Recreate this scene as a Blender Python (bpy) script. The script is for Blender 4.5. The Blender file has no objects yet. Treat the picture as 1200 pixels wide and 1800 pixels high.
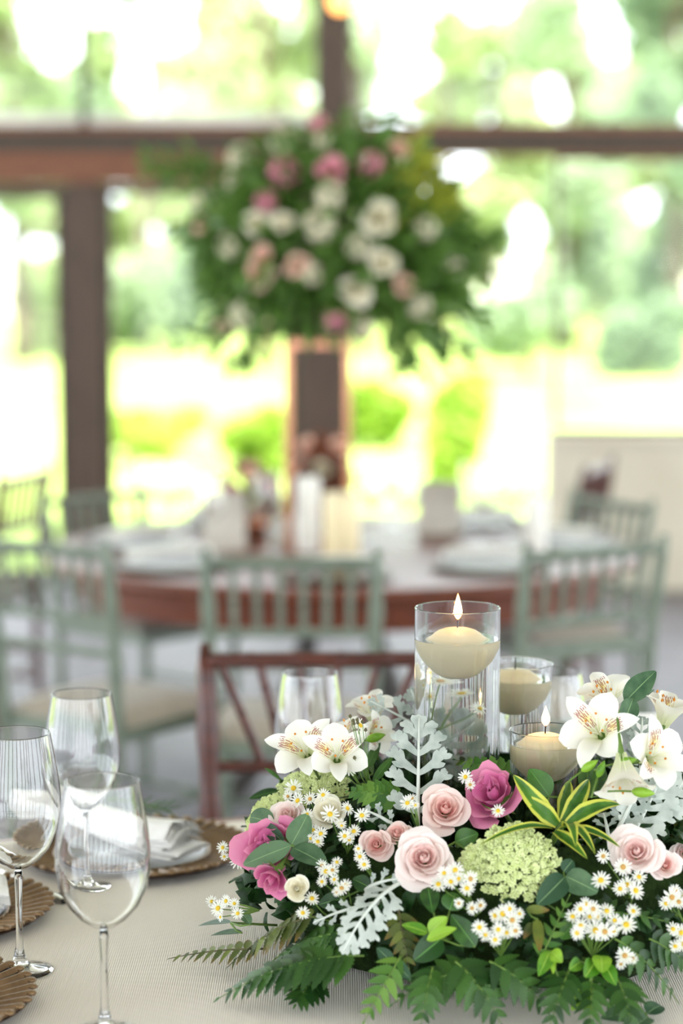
import bpy, math, random
from math import sin, cos, pi, sqrt, radians as RAD
from mathutils import Vector as V, Matrix as M4, noise as mnoise

# ------------------------------------------------------------------ camera, light, exposure
scene = bpy.context.scene
col = scene.collection
CAM_Z, PITCH, FPX = 1.61, RAD(6.5), 4000.0
cam_d = bpy.data.cameras.new('camera'); cam = bpy.data.objects.new('camera', cam_d); col.objects.link(cam)
cam.location = (0, 0, CAM_Z); cam.rotation_euler = (RAD(90) - PITCH, 0, 0)
cam_d.sensor_fit = 'VERTICAL'; cam_d.sensor_height = 36.0; cam_d.sensor_width = 24.0
cam_d.lens = FPX / 1800.0 * 36.0
cam_d.clip_start = 0.05; cam_d.clip_end = 500
cam_d.dof.use_dof = True; cam_d.dof.focus_distance = 2.74; cam_d.dof.aperture_fstop = 2.2
scene.camera = cam
vs = scene.view_settings
vs.view_transform = 'Standard'; vs.look = 'None'; vs.gamma = 1.0; vs.use_curve_mapping = False
vs.exposure = 0.82
scene.cycles.max_bounces = 16; scene.cycles.transmission_bounces = 16; scene.cycles.transparent_max_bounces = 16

wd = bpy.data.worlds.new('daylight_sky'); scene.world = wd; wd.use_nodes = True
wn = wd.node_tree.nodes; wl = wd.node_tree.links
bg = wn['Background']; bg.inputs['Color'].default_value = (0.86, 0.94, 1.0, 1); bg.inputs['Strength'].default_value = 3.6
sun_d = bpy.data.lights.new('sun', 'SUN'); sun = bpy.data.objects.new('sun', sun_d); col.objects.link(sun)
sun_d.energy = 10.5; sun_d.angle = RAD(0.53); sun_d.color = (1.0, 0.95, 0.86)
sun.rotation_euler = (RAD(34), RAD(12), 0)      # high sun from behind the photographer; the roof shades the room

# ------------------------------------------------------------------ pixel helpers (1200 x 1800 frame)
def ray(px, py):
    a, b = (px - 600) / FPX, (900 - py) / FPX
    return V((a, cos(PITCH) + b * sin(PITCH), -sin(PITCH) + b * cos(PITCH)))
CAM = V((0, 0, CAM_Z))
def at(px, py, Y):
    d = ray(px, py); return CAM + d * (Y / d.y)
def atz(px, py, z):
    d = ray(px, py); return CAM + d * ((z - CAM_Z) / d.z)
TABLE_Z = 0.75
EC = V((0.20, 2.80, TABLE_Z)); ER = V((0.36, 0.33, 0.24))
def pt(px, py, off=0.0, Y=None):
    """where the pixel's ray meets the flower mound (or the cloth beside it)"""
    if Y is not None: return at(px, py, Y)
    d = ray(px, py); k = ER * (1 + off)
    o = CAM - EC
    O = V((o.x / k.x, o.y / k.y, o.z / k.z)); D = V((d.x / k.x, d.y / k.y, d.z / k.z))
    a, b, c = D.dot(D), 2 * O.dot(D), O.dot(O) - 1
    q = b * b - 4 * a * c
    tp = (TABLE_Z + 0.012 - CAM_Z) / d.z
    if q > 0:
        t = (-b - sqrt(q)) / (2 * a)
    else:
        t = -b / (2 * a)
    if d.z < 0 and tp < t: t = tp
    return CAM + d * t
def mnormal(p):
    q = p - EC
    n = V((q.x / ER.x ** 2, q.y / ER.y ** 2, max(q.z, 0.02) / ER.z ** 2)); return n.normalized()
def tocam(p): return (CAM - p).normalized()

# ------------------------------------------------------------------ materials
def hexc(h):
    h = h.lstrip('#'); r = [int(h[i:i + 2], 16) / 255 for i in (0, 2, 4)]
    return tuple((c / 12.92 if c <= 0.04045 else ((c + 0.055) / 1.055) ** 2.4) for c in r) + (1,)
MATS = {}
def newmat(name):
    m = bpy.data.materials.new(name); m.use_nodes = True
    nt = m.node_tree; b = nt.nodes['Principled BSDF']; MATS[name] = m
    return m, nt, b
def setp(b, **k):
    for a, v in k.items():
        n = {'rough': 'Roughness', 'spec': 'Specular IOR Level', 'metal': 'Metallic', 'sheen': 'Sheen Weight'}[a]
        b.inputs[n].default_value = v
def ramp(nt, stops, fac, interp='LINEAR'):
    r = nt.nodes.new('ShaderNodeValToRGB'); r.color_ramp.interpolation = interp
    e = r.color_ramp.elements
    while len(e) < len(stops): e.new(0.5)
    for x, (p, c) in zip(e, stops): x.position = p; x.color = c if len(c) == 4 else tuple(c) + (1,)
    nt.links.new(fac, r.inputs['Fac']); return r.outputs['Color']
def noise_tex(nt, scale, detail=3, coord='Object'):
    tc = nt.nodes.new('ShaderNodeTexCoord'); n = nt.nodes.new('ShaderNodeTexNoise')
    n.inputs['Scale'].default_value = scale; n.inputs['Detail'].default_value = detail
    nt.links.new(tc.outputs[coord], n.inputs['Vector']); return n.outputs['Fac']
def mixc(nt, a, b, fac, mode='MIX'):
    m = nt.nodes.new('ShaderNodeMix'); m.data_type = 'RGBA'; m.blend_type = mode
    for s, v in ((m.inputs[6], a), (m.inputs[7], b), (m.inputs[0], fac)):
        if hasattr(v, 'links') or hasattr(v, 'node'): nt.links.new(v, s)
        else: s.default_value = v
    return m.outputs[2]
def mathn(nt, op, a, b=None, c=None, clamp=False):
    m = nt.nodes.new('ShaderNodeMath'); m.operation = op; m.use_clamp = clamp
    for i, v in enumerate((a, b, c)):
        if v is None: continue
        if hasattr(v, 'node'): nt.links.new(v, m.inputs[i])
        else: m.inputs[i].default_value = v
    return m.outputs[0]
def uvn(nt):
    u = nt.nodes.new('ShaderNodeUVMap'); u.uv_map = 'UVMap'
    s = nt.nodes.new('ShaderNodeSeparateXYZ'); nt.links.new(u.outputs[0], s.inputs[0])
    return s.outputs[0], s.outputs[1]        # u across (0..1), v along (0..1)
def orand(nt):
    return nt.nodes.new('ShaderNodeObjectInfo').outputs['Random']
def grain(name, c1, c2, scale=20, rough=0.6, spec=0.4, bump=0.0, bscale=None, metal=0, stretch=None, sheen=0):
    m, nt, b = newmat(name)
    tc = nt.nodes.new('ShaderNodeTexCoord'); n = nt.nodes.new('ShaderNodeTexNoise')
    n.inputs['Scale'].default_value = scale; n.inputs['Detail'].default_value = 4
    if stretch:
        mp = nt.nodes.new('ShaderNodeMapping'); mp.inputs['Scale'].default_value = stretch
        nt.links.new(tc.outputs['Object'], mp.inputs[0]); nt.links.new(mp.outputs[0], n.inputs['Vector'])
    else: nt.links.new(tc.outputs['Object'], n.inputs['Vector'])
    nt.links.new(ramp(nt, [(0.3, hexc(c1)), (0.7, hexc(c2))], n.outputs['Fac']), b.inputs['Base Color'])
    setp(b, rough=rough, spec=spec, metal=metal, sheen=sheen)
    if bump:
        f = noise_tex(nt, bscale or scale * 3) if bscale else n.outputs['Fac']
        bp = nt.nodes.new('ShaderNodeBump'); bp.inputs['Strength'].default_value = bump; bp.inputs['Distance'].default_value = 0.01
        nt.links.new(f, bp.inputs['Height']); nt.links.new(bp.outputs[0], b.inputs['Normal'])
    return m
def translucent(nt, b, colour, amt):
    t = nt.nodes.new('ShaderNodeBsdfTranslucent'); mx = nt.nodes.new('ShaderNodeMixShader')
    mx.inputs[0].default_value = amt
    if hasattr(colour, 'node'): nt.links.new(colour, t.inputs['Color'])
    else: t.inputs['Color'].default_value = colour
    nt.links.new(b.outputs[0], mx.inputs[1]); nt.links.new(t.outputs[0], mx.inputs[2])
    nt.links.new(mx.outputs[0], nt.nodes['Material Output'].inputs['Surface'])
def leafmat(name, dark, light, rib=None, rough=0.45, spec=0.4, tr=0.2, edge=None, edge_at=0.72, tip=None, ribw=0.06, vary=0.35, nscale=60):
    m, nt, b = newmat(name)
    u, v = uvn(nt)
    n = noise_tex(nt, nscale, 3)
    f = mathn(nt, 'ADD', mathn(nt, 'MULTIPLY', n, 1.0), mathn(nt, 'MULTIPLY_ADD', orand(nt), vary * 2, -vary))
    c = ramp(nt, [(0.25, hexc(dark)), (0.8, hexc(light))], f)
    au = mathn(nt, 'ABSOLUTE', mathn(nt, 'MULTIPLY_ADD', u, 2.0, -1.0))
    if tip: c = mixc(nt, c, hexc(tip), mathn(nt, 'MULTIPLY_ADD', v, 2.0, -1.1, True))
    if rib: c = mixc(nt, c, hexc(rib), mathn(nt, 'LESS_THAN', au, ribw))
    if edge:
        wob = mathn(nt, 'ADD', au, mathn(nt, 'MULTIPLY_ADD', n, 0.25, -0.125))
        k = nt.nodes.new('ShaderNodeMapRange'); k.inputs[1].default_value = edge_at - 0.05; k.inputs[2].default_value = edge_at + 0.05
        nt.links.new(wob, k.inputs[0]); c = mixc(nt, c, hexc(edge), k.outputs[0])
    nt.links.new(c, b.inputs['Base Color']); setp(b, rough=rough, spec=spec)
    # shallow veins
    w = nt.nodes.new('ShaderNodeTexWave'); w.inputs['Scale'].default_value = 6; w.inputs['Distortion'].default_value = 1
    um = nt.nodes.new('ShaderNodeUVMap'); nt.links.new(um.outputs[0], w.inputs[0])
    bp = nt.nodes.new('ShaderNodeBump'); bp.inputs['Strength'].default_value = 0.15; bp.inputs['Distance'].default_value = 0.001
    nt.links.new(w.outputs['Fac'], bp.inputs['Height']); nt.links.new(bp.outputs[0], b.inputs['Normal'])
    translucent(nt, b, c, tr); return m
def petalmat(name, base, mid, tipc, rough=0.55, tr=0.3, spots=False):
    m, nt, b = newmat(name); u, v = uvn(nt)
    n = noise_tex(nt, 90, 3)
    vv = mathn(nt, 'ADD', v, mathn(nt, 'MULTIPLY_ADD', n, 0.3, -0.15))
    c = ramp(nt, [(0.0, hexc(base)), (0.5, hexc(mid)), (0.95, hexc(tipc))], vv)
    if spots:       # yellow throat with short crimson dashes
        au = mathn(nt, 'ABSOLUTE', mathn(nt, 'MULTIPLY_ADD', u, 2.0, -1.0))
        ye = mathn(nt, 'MULTIPLY', mathn(nt, 'SUBTRACT', 1.0, mathn(nt, 'MULTIPLY', au, 1.3), clamp=True),
                   mathn(nt, 'SUBTRACT', 1.0, mathn(nt, 'MULTIPLY', mathn(nt, 'ABSOLUTE', mathn(nt, 'SUBTRACT', v, 0.50)), 4.2), clamp=True), clamp=True)
        c = mixc(nt, c, hexc('#f3e084'), ye)
        vo = nt.nodes.new('ShaderNodeTexVoronoi'); vo.inputs['Scale'].default_value = 1.0; vo.inputs['Randomness'].default_value = 0.75
        cx = nt.nodes.new('ShaderNodeCombineXYZ')
        nt.links.new(mathn(nt, 'MULTIPLY', u, 9.0), cx.inputs[0]); nt.links.new(mathn(nt, 'MULTIPLY', v, 8.0), cx.inputs[1])
        mp = nt.nodes.new('ShaderNodeMapping'); mp.inputs['Scale'].default_value = (1, 1, 1)
        nt.links.new(cx.outputs[0], mp.inputs[0]); nt.links.new(mp.outputs[0], vo.inputs['Vector'])
        vo2 = nt.nodes.new('ShaderNodeSeparateXYZ')
        sb = nt.nodes.new('ShaderNodeVectorMath'); sb.operation = 'SUBTRACT'
        nt.links.new(mp.outputs[0], sb.inputs[0]); nt.links.new(vo.outputs['Position'], sb.inputs[1]); nt.links.new(sb.outputs[0], vo2.inputs[0])
        dash = mathn(nt, 'MULTIPLY', mathn(nt, 'LESS_THAN', mathn(nt, 'ABSOLUTE', vo2.outputs[0]), 0.17), mathn(nt, 'LESS_THAN', mathn(nt, 'ABSOLUTE', vo2.outputs[1]), 0.42))
        zone = mathn(nt, 'MULTIPLY', mathn(nt, 'LESS_THAN', mathn(nt, 'ABSOLUTE', mathn(nt, 'SUBTRACT', v, 0.50)), 0.24), mathn(nt, 'LESS_THAN', au, 0.72))
        c = mixc(nt, c, hexc('#9a2438'), mathn(nt, 'MULTIPLY', dash, zone))
    nt.links.new(c, b.inputs['Base Color']); setp(b, rough=rough, spec=0.25, sheen=0.2)
    translucent(nt, b, c, tr); return m
def thinglass(name, tint=(1, 1, 1, 1), base=0.04, power=4.0, gain=0.9):
    m, nt, b = newmat(name); nt.nodes.remove(b)
    lw = nt.nodes.new('ShaderNodeLayerWeight'); lw.inputs[0].default_value = 0.5
    f = mathn(nt, 'MULTIPLY_ADD', mathn(nt, 'POWER', lw.outputs['Facing'], power), gain, base, True)
    t = nt.nodes.new('ShaderNodeBsdfTransparent'); t.inputs[0].default_value = tint
    g = nt.nodes.new('ShaderNodeBsdfGlossy'); g.inputs['Roughness'].default_value = 0.0
    mx = nt.nodes.new('ShaderNodeMixShader')
    nt.links.new(f, mx.inputs[0]); nt.links.new(t.outputs[0], mx.inputs[1]); nt.links.new(g.outputs[0], mx.inputs[2])
    nt.links.new(mx.outputs[0], nt.nodes['Material Output'].inputs['Surface']); return m
def solidglass(name, ior, tint=(1, 1, 1, 1)):
    m, nt, b = newmat(name); nt.nodes.remove(b)
    g = nt.nodes.new('ShaderNodeBsdfGlass'); g.inputs['IOR'].default_value = ior; g.inputs['Roughness'].default_value = 0; g.inputs['Color'].default_value = tint
    nt.links.new(g.outputs[0], nt.nodes['Material Output'].inputs['Surface']); return m
def emit(name, c, s, c2=None):
    m, nt, b = newmat(name); b.inputs['Base Color'].default_value = (0, 0, 0, 1)
    b.inputs['Emission Strength'].default_value = s
    if c2:
        tc = nt.nodes.new('ShaderNodeTexCoord'); sp = nt.nodes.new('ShaderNodeSeparateXYZ'); nt.links.new(tc.outputs['Generated'], sp.inputs[0])
        nt.links.new(ramp(nt, [(0.0, hexc(c2)), (0.35, hexc(c)), (0.75, hexc(c)), (1.0, hexc(c2))], sp.outputs[2]), b.inputs['Emission Color'])
    else: b.inputs['Emission Color'].default_value = hexc(c)
    return m

grain('concrete', '#5f5a61', '#776f77', 6, 0.55, 0.4, 0.1)
grain('ceiling_board', '#d4ccbe', '#dfd8cb', 3, 0.8, 0.2)
grain('cream_wall', '#cfc4b1', '#d8cebc', 5, 0.85, 0.2, 0.05)
grain('brown_timber', '#4a3a31', '#5d493d', 8, 0.5, 0.35, stretch=(6, 6, 1))
grain('rust_timber', '#6e4431', '#85543d', 8, 0.5, 0.35, stretch=(1, 6, 6))
grain('grey_timber', '#3e3a33', '#4d473e', 8, 0.5, 0.3, stretch=(1, 6, 6))
grain('mahogany', '#3a1812', '#5c2a1e', 14, 0.28, 0.5, stretch=(1, 1, 8))
grain('sage_paint', '#677163', '#7b8575', 14, 0.38, 0.45)
grain('cushion_cloth', '#a09486', '#b0a497', 40, 0.9, 0.1, 0.2, 300, sheen=0.3)
grain('dark_cushion', '#7a706a', '#8e837c', 40, 0.9, 0.1, 0.2, 300)
grain('table_wood', '#5a2c1c', '#7d4129', 10, 0.35, 0.45, stretch=(1, 8, 8))
grain('iron', '#2d2622', '#3a322c', 20, 0.45, 0.5)
grain('napkin_cloth', '#efece8', '#f7f5f2', 60, 0.9, 0.1, 0.25, 500, sheen=0.3)
grain('wax', '#f0dcae', '#f3e2ba', 12, 0.45, 0.35)
grain('white_wax', '#f1ede4', '#f6f3ec', 12, 0.5, 0.3)
grain('card', '#f4f1ec', '#f8f6f2', 30, 0.8, 0.1)
grain('menu_card', '#d8d0c4', '#e0d9ce', 30, 0.8, 0.1)
grain('copper', '#c08364', '#cf9576', 30, 0.25, 0.5, metal=0.85)
grain('antique_gold', '#70573e', '#8e7252', 60, 0.34, 0.5, metal=0.55)
grain('plate_well', '#271914', '#3e2920', 25, 0.3, 0.5, metal=0.3)
grain('silver', '#c9c6c2', '#d9d6d2', 40, 0.16, 0.5, metal=1.0)
grain('moss', '#1c2a12', '#2c3f1a', 60, 0.95, 0.1, 0.6, 200)
grain('wick', '#1a1512', '#2a221c', 60, 0.9, 0.1)
grain('bark', '#4b4137', '#6a5c4d', 12, 0.9, 0.1, 0.5, 40, stretch=(3, 3, 1))
grain('stem_green', '#4f6b2d', '#6d8a3d', 40, 0.55, 0.3)
grain('stem_brown', '#4a4630', '#625d3c', 40, 0.6, 0.3)
grain('lace_florets', '#c3d088', '#e4ecb4', 120, 0.7, 0.2)
grain('white_wall', '#e4e1d8', '#efece4', 4, 0.8, 0.2)
grain('disc_yellow', '#d5a927', '#e9c845', 400, 0.8, 0.1)
grain('disc_tan', '#b98c4a', '#cda362', 400, 0.8, 0.1)
grain('anther', '#c97a24', '#dd9436', 100, 0.6, 0.2)
grain('wash_white', '#efeeea', '#f6f5f2', 30, 0.4, 0.4)
m, nt, b = newmat('linen')                     # ribbed cream table linen
tc = nt.nodes.new('ShaderNodeTexCoord'); w1 = nt.nodes.new('ShaderNodeTexWave'); w1.wave_type = 'BANDS'; w1.bands_direction = 'X'
w1.inputs['Scale'].default_value = 115; w1.inputs['Distortion'].default_value = 0.6; nt.links.new(tc.outputs['Object'], w1.inputs[0])
w2 = nt.nodes.new('ShaderNodeTexWave'); w2.bands_direction = 'Y'; w2.inputs['Scale'].default_value = 190; nt.links.new(tc.outputs['Object'], w2.inputs[0])
h = mathn(nt, 'MULTIPLY_ADD', w2.outputs['Fac'], 0.4, w1.outputs['Fac'])
bp = nt.nodes.new('ShaderNodeBump'); bp.inputs['Strength'].default_value = 0.35; bp.inputs['Distance'].default_value = 0.0015
nt.links.new(h, bp.inputs['Height']); nt.links.new(bp.outputs[0], b.inputs['Normal'])
nt.links.new(ramp(nt, [(0.3, hexc('#e6dccf')), (0.7, hexc('#ede5da'))], noise_tex(nt, 4)), b.inputs['Base Color']); setp(b, rough=0.85, spec=0.15, sheen=0.2)
m, nt, b = newmat('lawn')
nt.links.new(ramp(nt, [(0.3, hexc('#7f9a45')), (0.7, hexc('#aebf6e'))], noise_tex(nt, 0.6, 5)), b.inputs['Base Color']); setp(b, rough=0.9, spec=0.1)
thinglass('crystal', base=0.035, power=3.2, gain=0.85)
thinglass('far_crystal', base=0.14, power=2.5, gain=0.8)
thinglass('window_glass', base=0.03, power=5, gain=0.9)
solidglass('solid_crystal', 1.5)
solidglass('water', 1.33, (0.985, 1, 0.99, 1))
emit('flame', '#ffd58a', 14, '#ff8a2a')
emit('bulb_glow', '#ffae5e', 3)
leafmat('fern_leaf', '#1b3e15', '#446d29', None, 0.42, 0.45, 0.18, vary=0.3)
leafmat('fern_light', '#3d6a26', '#72993f', None, 0.5, 0.35, 0.25)
leafmat('fern_bronze', '#3d4a1d', '#6d7a30', None, 0.5, 0.35, 0.2, tip='#7a5a2a')
leafmat('eucalyptus_leaf', '#34543a', '#5f7d59', '#86a573', 0.5, 0.3, 0.15, ribw=0.035)
leafmat('bright_leaf', '#4f8a1e', '#9cc83e', '#b5d65c', 0.35, 0.5, 0.3, ribw=0.05)
leafmat('deep_leaf', '#1f4619', '#457528', '#5d9240', 0.35, 0.5, 0.2, ribw=0.05)
leafmat('variegated_leaf', '#33641c', '#5f9130', None, 0.38, 0.45, 0.25, edge='#d3d556', edge_at=0.60)
leafmat('dusty_leaf', '#98a39b', '#cfd6ce', '#dfe4dc', 0.9, 0.1, 0.15, ribw=0.10, vary=0.15)
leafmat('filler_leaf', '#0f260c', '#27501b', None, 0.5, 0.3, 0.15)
leafmat('tree_leaf', '#879a64', '#cad4a8', None, 0.5, 0.3, 0.4, nscale=1.5)
leafmat('tree_leaf_cool', '#7f9672', '#bccbaa', None, 0.5, 0.3, 0.4, nscale=1.5)
leafmat('shrub_leaf', '#8fb03c', '#c4dc6c', None, 0.5, 0.3, 0.4, nscale=2)
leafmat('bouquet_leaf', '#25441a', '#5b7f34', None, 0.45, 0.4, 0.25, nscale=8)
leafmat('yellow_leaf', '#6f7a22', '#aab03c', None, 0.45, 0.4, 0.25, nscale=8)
leafmat('russet_leaf', '#6b3325', '#8f5236', None, 0.6, 0.2, 0.2, nscale=8)
petalmat('rose_pale', '#f8d6cd', '#fbe6e0', '#fdf0ec', tr=0.3)
petalmat('rose_pale_heart', '#f7c4bd', '#fad8d2', '#fce4df', tr=0.3)
petalmat('rose_blush', '#f5c3b9', '#f9d8cf', '#fce7e0', tr=0.3)
petalmat('rose_blush_heart', '#f2aea8', '#f6c3bb', '#f9d2ca', tr=0.3)
petalmat('rose_cream', '#eee2b8', '#f6efd6', '#f8f4e4', tr=0.3)
petalmat('lisianthus_pink', '#bf4482', '#d5649c', '#e893b4', tr=0.25)
petalmat('lisianthus_deep', '#b53c76', '#cb568f', '#d874a4', tr=0.2)
petalmat('alstro_white', '#dfe4b0', '#f6f3e6', '#fbf9f2', tr=0.35)
petalmat('alstro_spot', '#dfe4b0', '#f6f3e6', '#fbf9f2', tr=0.35, spots=True)
petalmat('aster_ray', '#eef0d6', '#f7f6ee', '#fbfaf6', tr=0.3)
petalmat('far_pink', '#c9506f', '#e08a9c', '#eaa6b0', tr=0.25)
petalmat('far_peach', '#e29a86', '#edb8a2', '#f3cdb9', tr=0.25)
petalmat('far_cream', '#d9d3a0', '#eae1bf', '#f2ebd3', tr=0.25)

# ------------------------------------------------------------------ mesh helpers
class MB:
    def __init__(s): s.v = []; s.f = []; s.t = []
    def grid(s, fn, nu, nv, close=False, flip=False):
        b = len(s.v); n = nu if close else nu + 1
        for j in range(nv + 1):
            for i in range(n):
                s.v.append(tuple(fn(i / nu, j / nv))); s.t.append((i / nu, j / nv))
        for j in range(nv):
            for i in range(nu):
                a, c = b + j * n + i, b + j * n + (i + 1) % n
                q = (a, c, c + n, a + n); s.f.append(q[::-1] if flip else q)
        return s
    def lathe(s, prof, n=32, c=(0, 0, 0)):
        m = len(prof) - 1
        def fn(u, v):
            r, z = prof[int(round(v * m))]; a = u * 2 * pi
            return (c[0] + r * cos(a), c[1] + r * sin(a), c[2] + z)
        return s.grid(fn, n, m, True)
    def cap(s, c, r, n, up=True):
        b = len(s.v)
        for i in range(n): s.v.append((c[0] + r * cos(2 * pi * i / n), c[1] + r * sin(2 * pi * i / n), c[2])); s.t.append((0, 0))
        q = tuple(range(b, b + n)); s.f.append(q if up else q[::-1]); return s
    def tube(s, pts, rad, n=8, caps=True):
        pts = [V(p) for p in pts]; k = len(pts)
        if not isinstance(rad, (list, tuple)): rad = [rad] * k
        b = len(s.v); prev = None
        for i, p in enumerate(pts):
            d = (pts[min(i + 1, k - 1)] - pts[max(i - 1, 0)]).normalized()
            if prev is None:
                x = d.orthogonal().normalized()
            else:
                x = (prev - d * prev.dot(d)).normalized()
            prev = x; y = d.cross(x)
            for j in range(n):
                a = 2 * pi * j / n; s.v.append(tuple(p + (x * cos(a) + y * sin(a)) * rad[i])); s.t.append((0.5, i / (k - 1)))
        for i in range(k - 1):
            for j in range(n):
                a, c = b + i * n + j, b + i * n + (j + 1) % n
                s.f.append((a, c, c + n, a + n))
        if caps:
            s.f.append(tuple(range(b + n - 1, b - 1, -1))); s.f.append(tuple(range(b + (k - 1) * n, b + k * n)))
        return s
    def box(s, lo, hi):
        b = len(s.v)
        for z in (lo[2], hi[2]):
            for x, y in ((lo[0], lo[1]), (hi[0], lo[1]), (hi[0], hi[1]), (lo[0], hi[1])): s.v.append((x, y, z)); s.t.append((0, 0))
        for q in ((3, 2, 1, 0), (4, 5, 6, 7), (0, 1, 5, 4), (1, 2, 6, 5), (2, 3, 7, 6), (3, 0, 4, 7)): s.f.append(tuple(b + i for i in q))
        return s
    def add(s, o, mat):
        b = len(s.v); s.v += [tuple(mat @ V(p)) for p in o.v]; s.t += o.t; s.f += [tuple(b + i for i in q) for q in o.f]; return s
    def mesh(s, name, mat, smooth=True):
        me = bpy.data.meshes.new(name); me.from_pydata(s.v, [], s.f)
        uv = me.uv_layers.new(name='UVMap')
        buf = []
        for q in s.f:
            for i in q: buf += s.t[i]
        uv.data.foreach_set('uv', buf)
        me.polygons.foreach_set('use_smooth', [smooth] * len(me.polygons))
        me.materials.append(MATS[mat] if isinstance(mat, str) else mat); me.update(); return me
    def build(s, name, mat, parent=None, smooth=True, bevel=0):
        return link(name, s.mesh(name, mat, smooth), parent, bevel=bevel)
def link(name, me, parent=None, mat=None, bevel=0):
    o = bpy.data.objects.new(name, me); col.objects.link(o)
    if mat is not None: o.matrix_world = mat
    if parent is not None: o.parent = parent
    if bevel:
        bm = o.modifiers.new('bevel', 'BEVEL'); bm.width = bevel; bm.segments = 2; bm.limit_method = 'ANGLE'
    return o
def tag(o, label=None, cat=None, group=None, kind=None):
    if label: o['label'] = label
    if cat: o['category'] = cat
    if group: o['group'] = group
    if kind: o['kind'] = kind
    return o
def thing(name, label, cat, loc=(0, 0, 0), group=None, rot=None, mat=None):
    o = bpy.data.objects.new(name, None); col.objects.link(o); o.empty_display_size = 0.05
    if mat is not None: o.matrix_world = mat
    else:
        o.location = loc
        if rot is not None: o.rotation_euler = (0, 0, rot)
    return tag(o, label, cat, group)
def copy_tree(o, parent=None):
    c = o.copy(); col.objects.link(c); c.parent = parent
    for ch in o.children: copy_tree(ch, c)
    return c
def frame(o, d, n, s=1.0):
    """matrix with local y along d, local z near n"""
    y = V(d).normalized(); z = V(n) - y * V(n).dot(y)
    z = z.normalized() if z.length > 1e-5 else y.orthogonal().normalized()
    x = y.cross(z)
    return M4(((x.x * s, y.x * s, z.x * s, o[0]), (x.y * s, y.y * s, z.y * s, o[1]), (x.z * s, y.z * s, z.z * s, o[2]), (0, 0, 0, 1)))
def zframe(o, n, spin=0.0, s=1.0):
    z = V(n).normalized(); x = z.orthogonal().normalized(); y = z.cross(x)
    x, y = x * cos(spin) + y * sin(spin), y * cos(spin) - x * sin(spin)
    return M4(((x.x * s, y.x * s, z.x * s, o[0]), (x.y * s, y.y * s, z.y * s, o[1]), (x.z * s, y.z * s, z.z * s, o[2]), (0, 0, 0, 1)))
def bez(a, b, c, n):
    a, b, c = V(a), V(b), V(c)
    return [a * (1 - t) ** 2 + b * 2 * t * (1 - t) + c * t * t for t in [i / n for i in range(n + 1)]]

# ================================================================== the setting
WY = 10.8                                       # window wall
def struct(name, mb, mat, bevel=0, parent=None, smooth=False):
    o = mb.build(name, mat, parent, smooth, bevel); o['kind'] = 'structure'; return o
struct('floor', MB().box((-9, -6, -0.12), (9, WY + 0.35, 0)), 'concrete')
struct('ceiling', MB().box((-9, -6.2, 3.75), (9, WY + 0.6, 3.9)), 'ceiling_board')
def wx(px, py=500): return at(px, py, WY).x
def wz(py): return at(600, py, WY).z
T0, T1 = wz(272), wz(222)                       # transom beam
struct('trim_1', MB().box((-9, WY, T0 + 0.02), (9, WY + 0.16, T1 - 0.035)), 'grey_timber', 0.006)
struct('trim_2', MB().box((-9, WY - 0.02, T1 - 0.035), (9, WY + 0.18, T1 + 0.005)), 'rust_timber', 0.006)
struct('trim_3', MB().box((-9, WY - 0.01, T0 - 0.13), (wx(600), WY + 0.14, T0 + 0.02)), 'rust_timber', 0.006)
struct('trim_4', MB().box((wx(527, 720), WY - 0.06, 0), (wx(619, 720), WY + 0.2, T0 + 0.02)), 'brown_timber', 0.01)
struct('trim_5', MB().box((wx(556, 100), WY - 0.04, T1), (wx(616, 100), WY + 0.18, 3.75)), 'brown_timber', 0.01)
struct('trim_6', MB().box((wx(122), WY - 0.02, 0), (wx(176), WY + 0.14, T0 - 0.13)), 'brown_timber', 0.008)
struct('trim_7', MB().box((wx(139, 100), WY + 0.03, T1), (wx(148, 100), WY + 0.1, 3.75)), 'grey_timber', 0.003)
struct('trim_8', MB().box((wx(600), WY, T0 - 0.005), (9, WY + 0.14, T0 + 0.02)), 'rust_timber', 0.004)
for i, x in enumerate((-3.1, -5.2, -7.3, 3.2, 5.4, 7.6)):
    struct('trim_%d' % (9 + i), MB().box((x, WY - 0.03, 0), (x + 0.2, WY + 0.16, 3.75)), 'brown_timber', 0.008)
# rear colonnade behind the photographer (seen mirrored in the glasses)
for i, x in enumerate((-8, -6.2, -4.4, -2.6, -0.8, 1.0, 2.8, 4.6, 6.4, 8.2)):
    mb = MB().box((x - 0.14, -5.6, 0), (x + 0.14, -5.3, 3.75))
    struct('trim_%d' % (20 + i), mb, 'brown_timber')
struct('trim_30', MB().box((-9, -5.6, 2.3), (9, -5.35, 2.5)), 'brown_timber')
for i, y in enumerate((-3, 0.2, 3.4, 6.6)):
    struct('trim_%d' % (31 + i), MB().box((-8.9, y, 0), (-8.6, y + 0.3, 3.75)), 'brown_timber')
    struct('trim_%d' % (41 + i), MB().box((8.6, y, 0), (8.9, y + 0.3, 3.75)), 'brown_timber')
# cream parapet under the right-hand opening
LW0 = wx(962, 850); LWZ = wz(765)
pw = struct('wall_back', MB().box((LW0, WY - 0.02, 0), (9, WY + 0.2, LWZ - 0.03)), 'cream_wall', 0.01)
cp = MB().box((LW0 - 0.02, WY - 0.05, LWZ - 0.03), (9, WY + 0.23, LWZ)).build('coping', 'cream_wall', pw, False, 0.006)
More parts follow.
